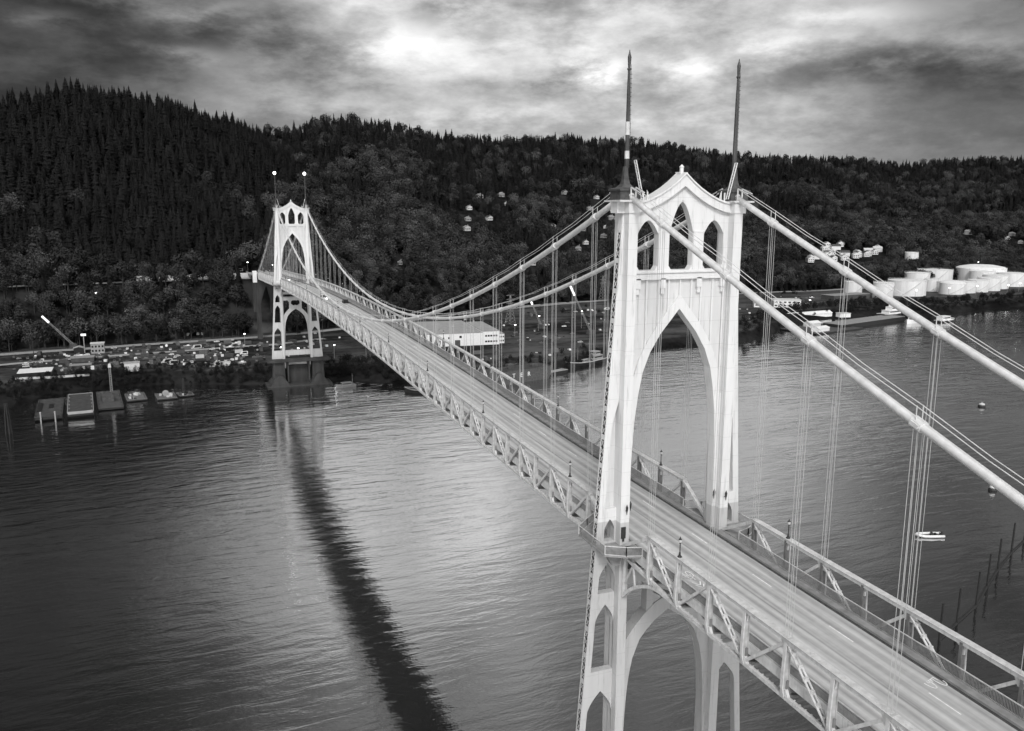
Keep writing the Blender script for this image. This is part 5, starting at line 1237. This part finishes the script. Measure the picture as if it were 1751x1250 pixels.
# ---------------------------------------------------------------- sky, sun, camera
def world():
    w = bpy.data.worlds.new('World'); bpy.context.scene.world = w; w.use_nodes = True; nt = w.node_tree; N = nt.nodes; L = nt.links
    bg = N['Background']
    def m(op, a, c=None, d=None):
        x = N.new('ShaderNodeMath'); x.operation = op
        for i, v in enumerate((a, c, d)):
            if v is None: continue
            if isinstance(v, (int, float)): x.inputs[i].default_value = v
            else: L.new(v, x.inputs[i])
        return x.outputs[0]
    tc = N.new('ShaderNodeTexCoord'); sp = N.new('ShaderNodeSeparateXYZ'); L.new(tc.outputs['Generated'], sp.inputs[0])
    X, Y, Z = sp.outputs
    az = m('MULTIPLY', m('ARCTAN2', X, Y), 180/PI); el = m('MULTIPLY', m('ARCSINE', Z), 180/PI)
    
    cv = N.new('ShaderNodeCombineXYZ'); L.new(X, cv.inputs[0]); L.new(Y, cv.inputs[1]); L.new(m('MULTIPLY', Z, 2.5), cv.inputs[2])
    def cloud(scale, det, rough, off, dist=.3, sc=(1, 1, 1)):
        mp = N.new('ShaderNodeMapping'); mp.inputs['Location'].default_value = off; mp.inputs['Scale'].default_value = sc; L.new(cv.outputs[0], mp.inputs[0])
        n = N.new('ShaderNodeTexNoise'); n.inputs['Scale'].default_value = scale; n.inputs['Detail'].default_value = det; n.inputs['Roughness'].default_value = rough; n.inputs['Distortion'].default_value = dist
        L.new(mp.outputs[0], n.inputs['Vector']); return n.outputs[0]
    c1 = cloud(5.2, 12, .60, (2.3, 1.1, .4), .0); c2 = cloud(15., 10, .64, (5, 7, 1), .0); c3 = cloud(1.6, 4, .5, (9, 3, 2))
    # broad brightness over azimuth (degrees from the bridge axis): dark cloud bank on both flanks, thin cloud in the middle
    ar = N.new('ShaderNodeValToRGB'); cr = ar.color_ramp; cr.interpolation = 'B_SPLINE'
    L.new(m('DIVIDE', m('ADD', az, 180.), 360.), ar.inputs[0])
    st = [(-180,1.),(-120,.95),(-60,.45),(-20,.2),(-9,.22),(-2,.30),(3,.44),(9,.61),(20,.69),(30,.70),(38,.62),(45,.48),(53,.34),(70,.36),(110,.75),(180,1.)]
    while len(cr.elements) < len(st): cr.elements.new(.5)
    for e, (a, v) in zip(cr.elements, st): e.position = (a+180)/360
    for e, (a, v) in zip(cr.elements, st): e.color = (v, v, v, 1)
    base = ar.outputs[0]
    def blob(a0, e0, sa, se, amp, rot=0.):
        da = m('SUBTRACT', m('ADD', az, m('MULTIPLY', m('SUBTRACT', c2, .5), 7.)), a0); de = m('SUBTRACT', m('ADD', el, m('MULTIPLY', m('SUBTRACT', c1, .5), 4.)), e0)
        u = m('DIVIDE', m('ADD', da, m('MULTIPLY', de, rot)), sa); v = m('DIVIDE', m('SUBTRACT', de, m('MULTIPLY', da, rot*.3)), se)
        return m('MULTIPLY', m('EXPONENT', m('MULTIPLY', m('ADD', m('MULTIPLY', u, u), m('MULTIPLY', v, v)), -1.)), amp)
    s = base
    for q in ((12, 24, 12, 6.5, .30), (36, 17.5, 7, 3., .22), (28, 9.0, 2.0, .9, .26), (33.5, 9.3, 3.5, .9, .16), (40, 10.3, 5, .9, .18), (43, 12.0, 4, .7, .16), (50, 9.6, 3, .8, .10), (10, 12.5, 6, 2.2, .06), (15, 10.8, 6, 1.6, .10),
              (17, 12.4, 2.0, .8, -.20), (2, 10.4, 4.5, 1.0, -.10), (9, 9.4, 6, .9, -.12), (1.5, 9.4, 2.2, .35, .14), (-6.5, 10.9, 1.6, .35, .11), (3, 11.6, 2.4, .4, .10), (20, 8.0, 12, .9, -.11), (22, 14.5, 4, 1.3, -.14), (36, 13.0, 5, 1.5, -.07), (47, 13.6, 4, 1.2, -.07), (50, 7.5, 7, 1.3, -.10), (44, 8.4, 6, .8, -.08), (40, 5.5, 10, 1.0, .06), (20, 6.3, 14, .8, .06), (-3, 12.2, 3, .5, .13), (-7, 13.5, 7, 2.5, -.10), (-6, 9.5, 5, 1.4, -.02)):
        s = m('ADD', s, blob(*q))
    def edge(c, a, b2):
        r = N.new('ShaderNodeMapRange'); r.interpolation_type = 'SMOOTHSTEP'; r.inputs[1].default_value = a; r.inputs[2].default_value = b2; r.inputs[3].default_value = -.5; r.inputs[4].default_value = .5
        L.new(c, r.inputs[0]); return r.outputs[0]
    t = m('ADD', m('ADD', m('MULTIPLY', edge(c1, .42, .58), .12), m('MULTIPLY', m('SUBTRACT', c1, .5), .40)), m('ADD', m('MULTIPLY', m('SUBTRACT', c2, .5), .42), m('MULTIPLY', m('SUBTRACT', c3, .5), .25)))
    t = m('MULTIPLY', t, m('SMOOTH_MIN', m('DIVIDE', m('ADD', el, .5), 7.), 1., .2))
    s = m('ADD', s, m('MULTIPLY', t, m('MULTIPLY', m('ADD', base, .1), 1.25)))
    # heavier overcast overhead in front, brighter behind the camera
    hi = m('SMOOTHSTEP', el, 14., 42.) if False else m('MINIMUM', m('MAXIMUM', m('DIVIDE', m('SUBTRACT', el, 15.), 26.), 0.), 1.)
    front = m('MINIMUM', m('MAXIMUM', m('ADD', m('MULTIPLY', m('COSINE', m('MULTIPLY', m('SUBTRACT', az, 22.), PI/180)), .9), .35), 0.), 1.)
    s = m('MULTIPLY', s, m('SUBTRACT', 1., m('MULTIPLY', m('MULTIPLY', hi, front), .36)))
    s = m('MAXIMUM', m('MINIMUM', s, 1.02), .05)
    lin = m('POWER', s, 2.2)
    L.new(lin, bg.inputs['Color']); bg.inputs['Strength'].default_value = SKY
    return w
SKY = 1.0
world()
sun = bpy.data.lights.new('sun', 'SUN'); sun.energy = 1.5; sun.angle = math.radians(14); sun.color = (1, .99, .98)
so = bpy.data.objects.new('sun', sun); C.objects.link(so)
az_s, el_s = math.radians(202), math.radians(42)      # veiled sun behind the camera, beyond the right bank
d = Vector((math.sin(az_s)*math.cos(el_s), math.cos(az_s)*math.cos(el_s), math.sin(el_s))); so.rotation_euler = d.to_track_quat('Z', 'Y').to_euler(); so.location = (0, -200, 300)

cam = bpy.data.cameras.new('camera'); co = bpy.data.objects.new('camera', cam); C.objects.link(co)
cam.sensor_width = 36; cam.lens = 36*1426.8247/1751; cam.clip_start = .5; cam.clip_end = 30000
yw, pt, rl = math.radians(21.8054), math.radians(10.4892), math.radians(.1735)
fw = Vector((math.sin(yw)*math.cos(pt), math.cos(yw)*math.cos(pt), -math.sin(pt))); rt = Vector((math.cos(yw), -math.sin(yw), 0)); up = rt.cross(fw)
r2 = rt*math.cos(rl)+up*math.sin(rl); u2 = up*math.cos(rl)-rt*math.sin(rl)
co.matrix_world = Matrix(((r2.x, u2.x, -fw.x, -57.5923), (r2.y, u2.y, -fw.y, -88.7653), (r2.z, u2.z, -fw.z, 105.1088), (0, 0, 0, 1)))
bpy.context.scene.camera = co
vs_ = bpy.context.scene.view_settings; bpy.context.scene.display_settings.display_device = 'sRGB'
vs_.view_transform = 'Standard'; vs_.look = 'None'; vs_.exposure = .5; vs_.gamma = 1.; vs_.use_curve_mapping = False
sc = bpy.context.scene; sc.cycles.max_bounces = 4; sc.cycles.diffuse_bounces = 2; sc.cycles.glossy_bounces = 2; sc.cycles.use_denoising = True; sc.cycles.use_adaptive_sampling = True; sc.cycles.adaptive_threshold = .03; sc.cycles.use_light_tree = False
# datum: put the river surface at height 0
for o in bpy.context.scene.objects:
    if o.parent is None and o.name not in ('camera', 'sun'): o.location.z -= WATER
co.location.z -= WATER
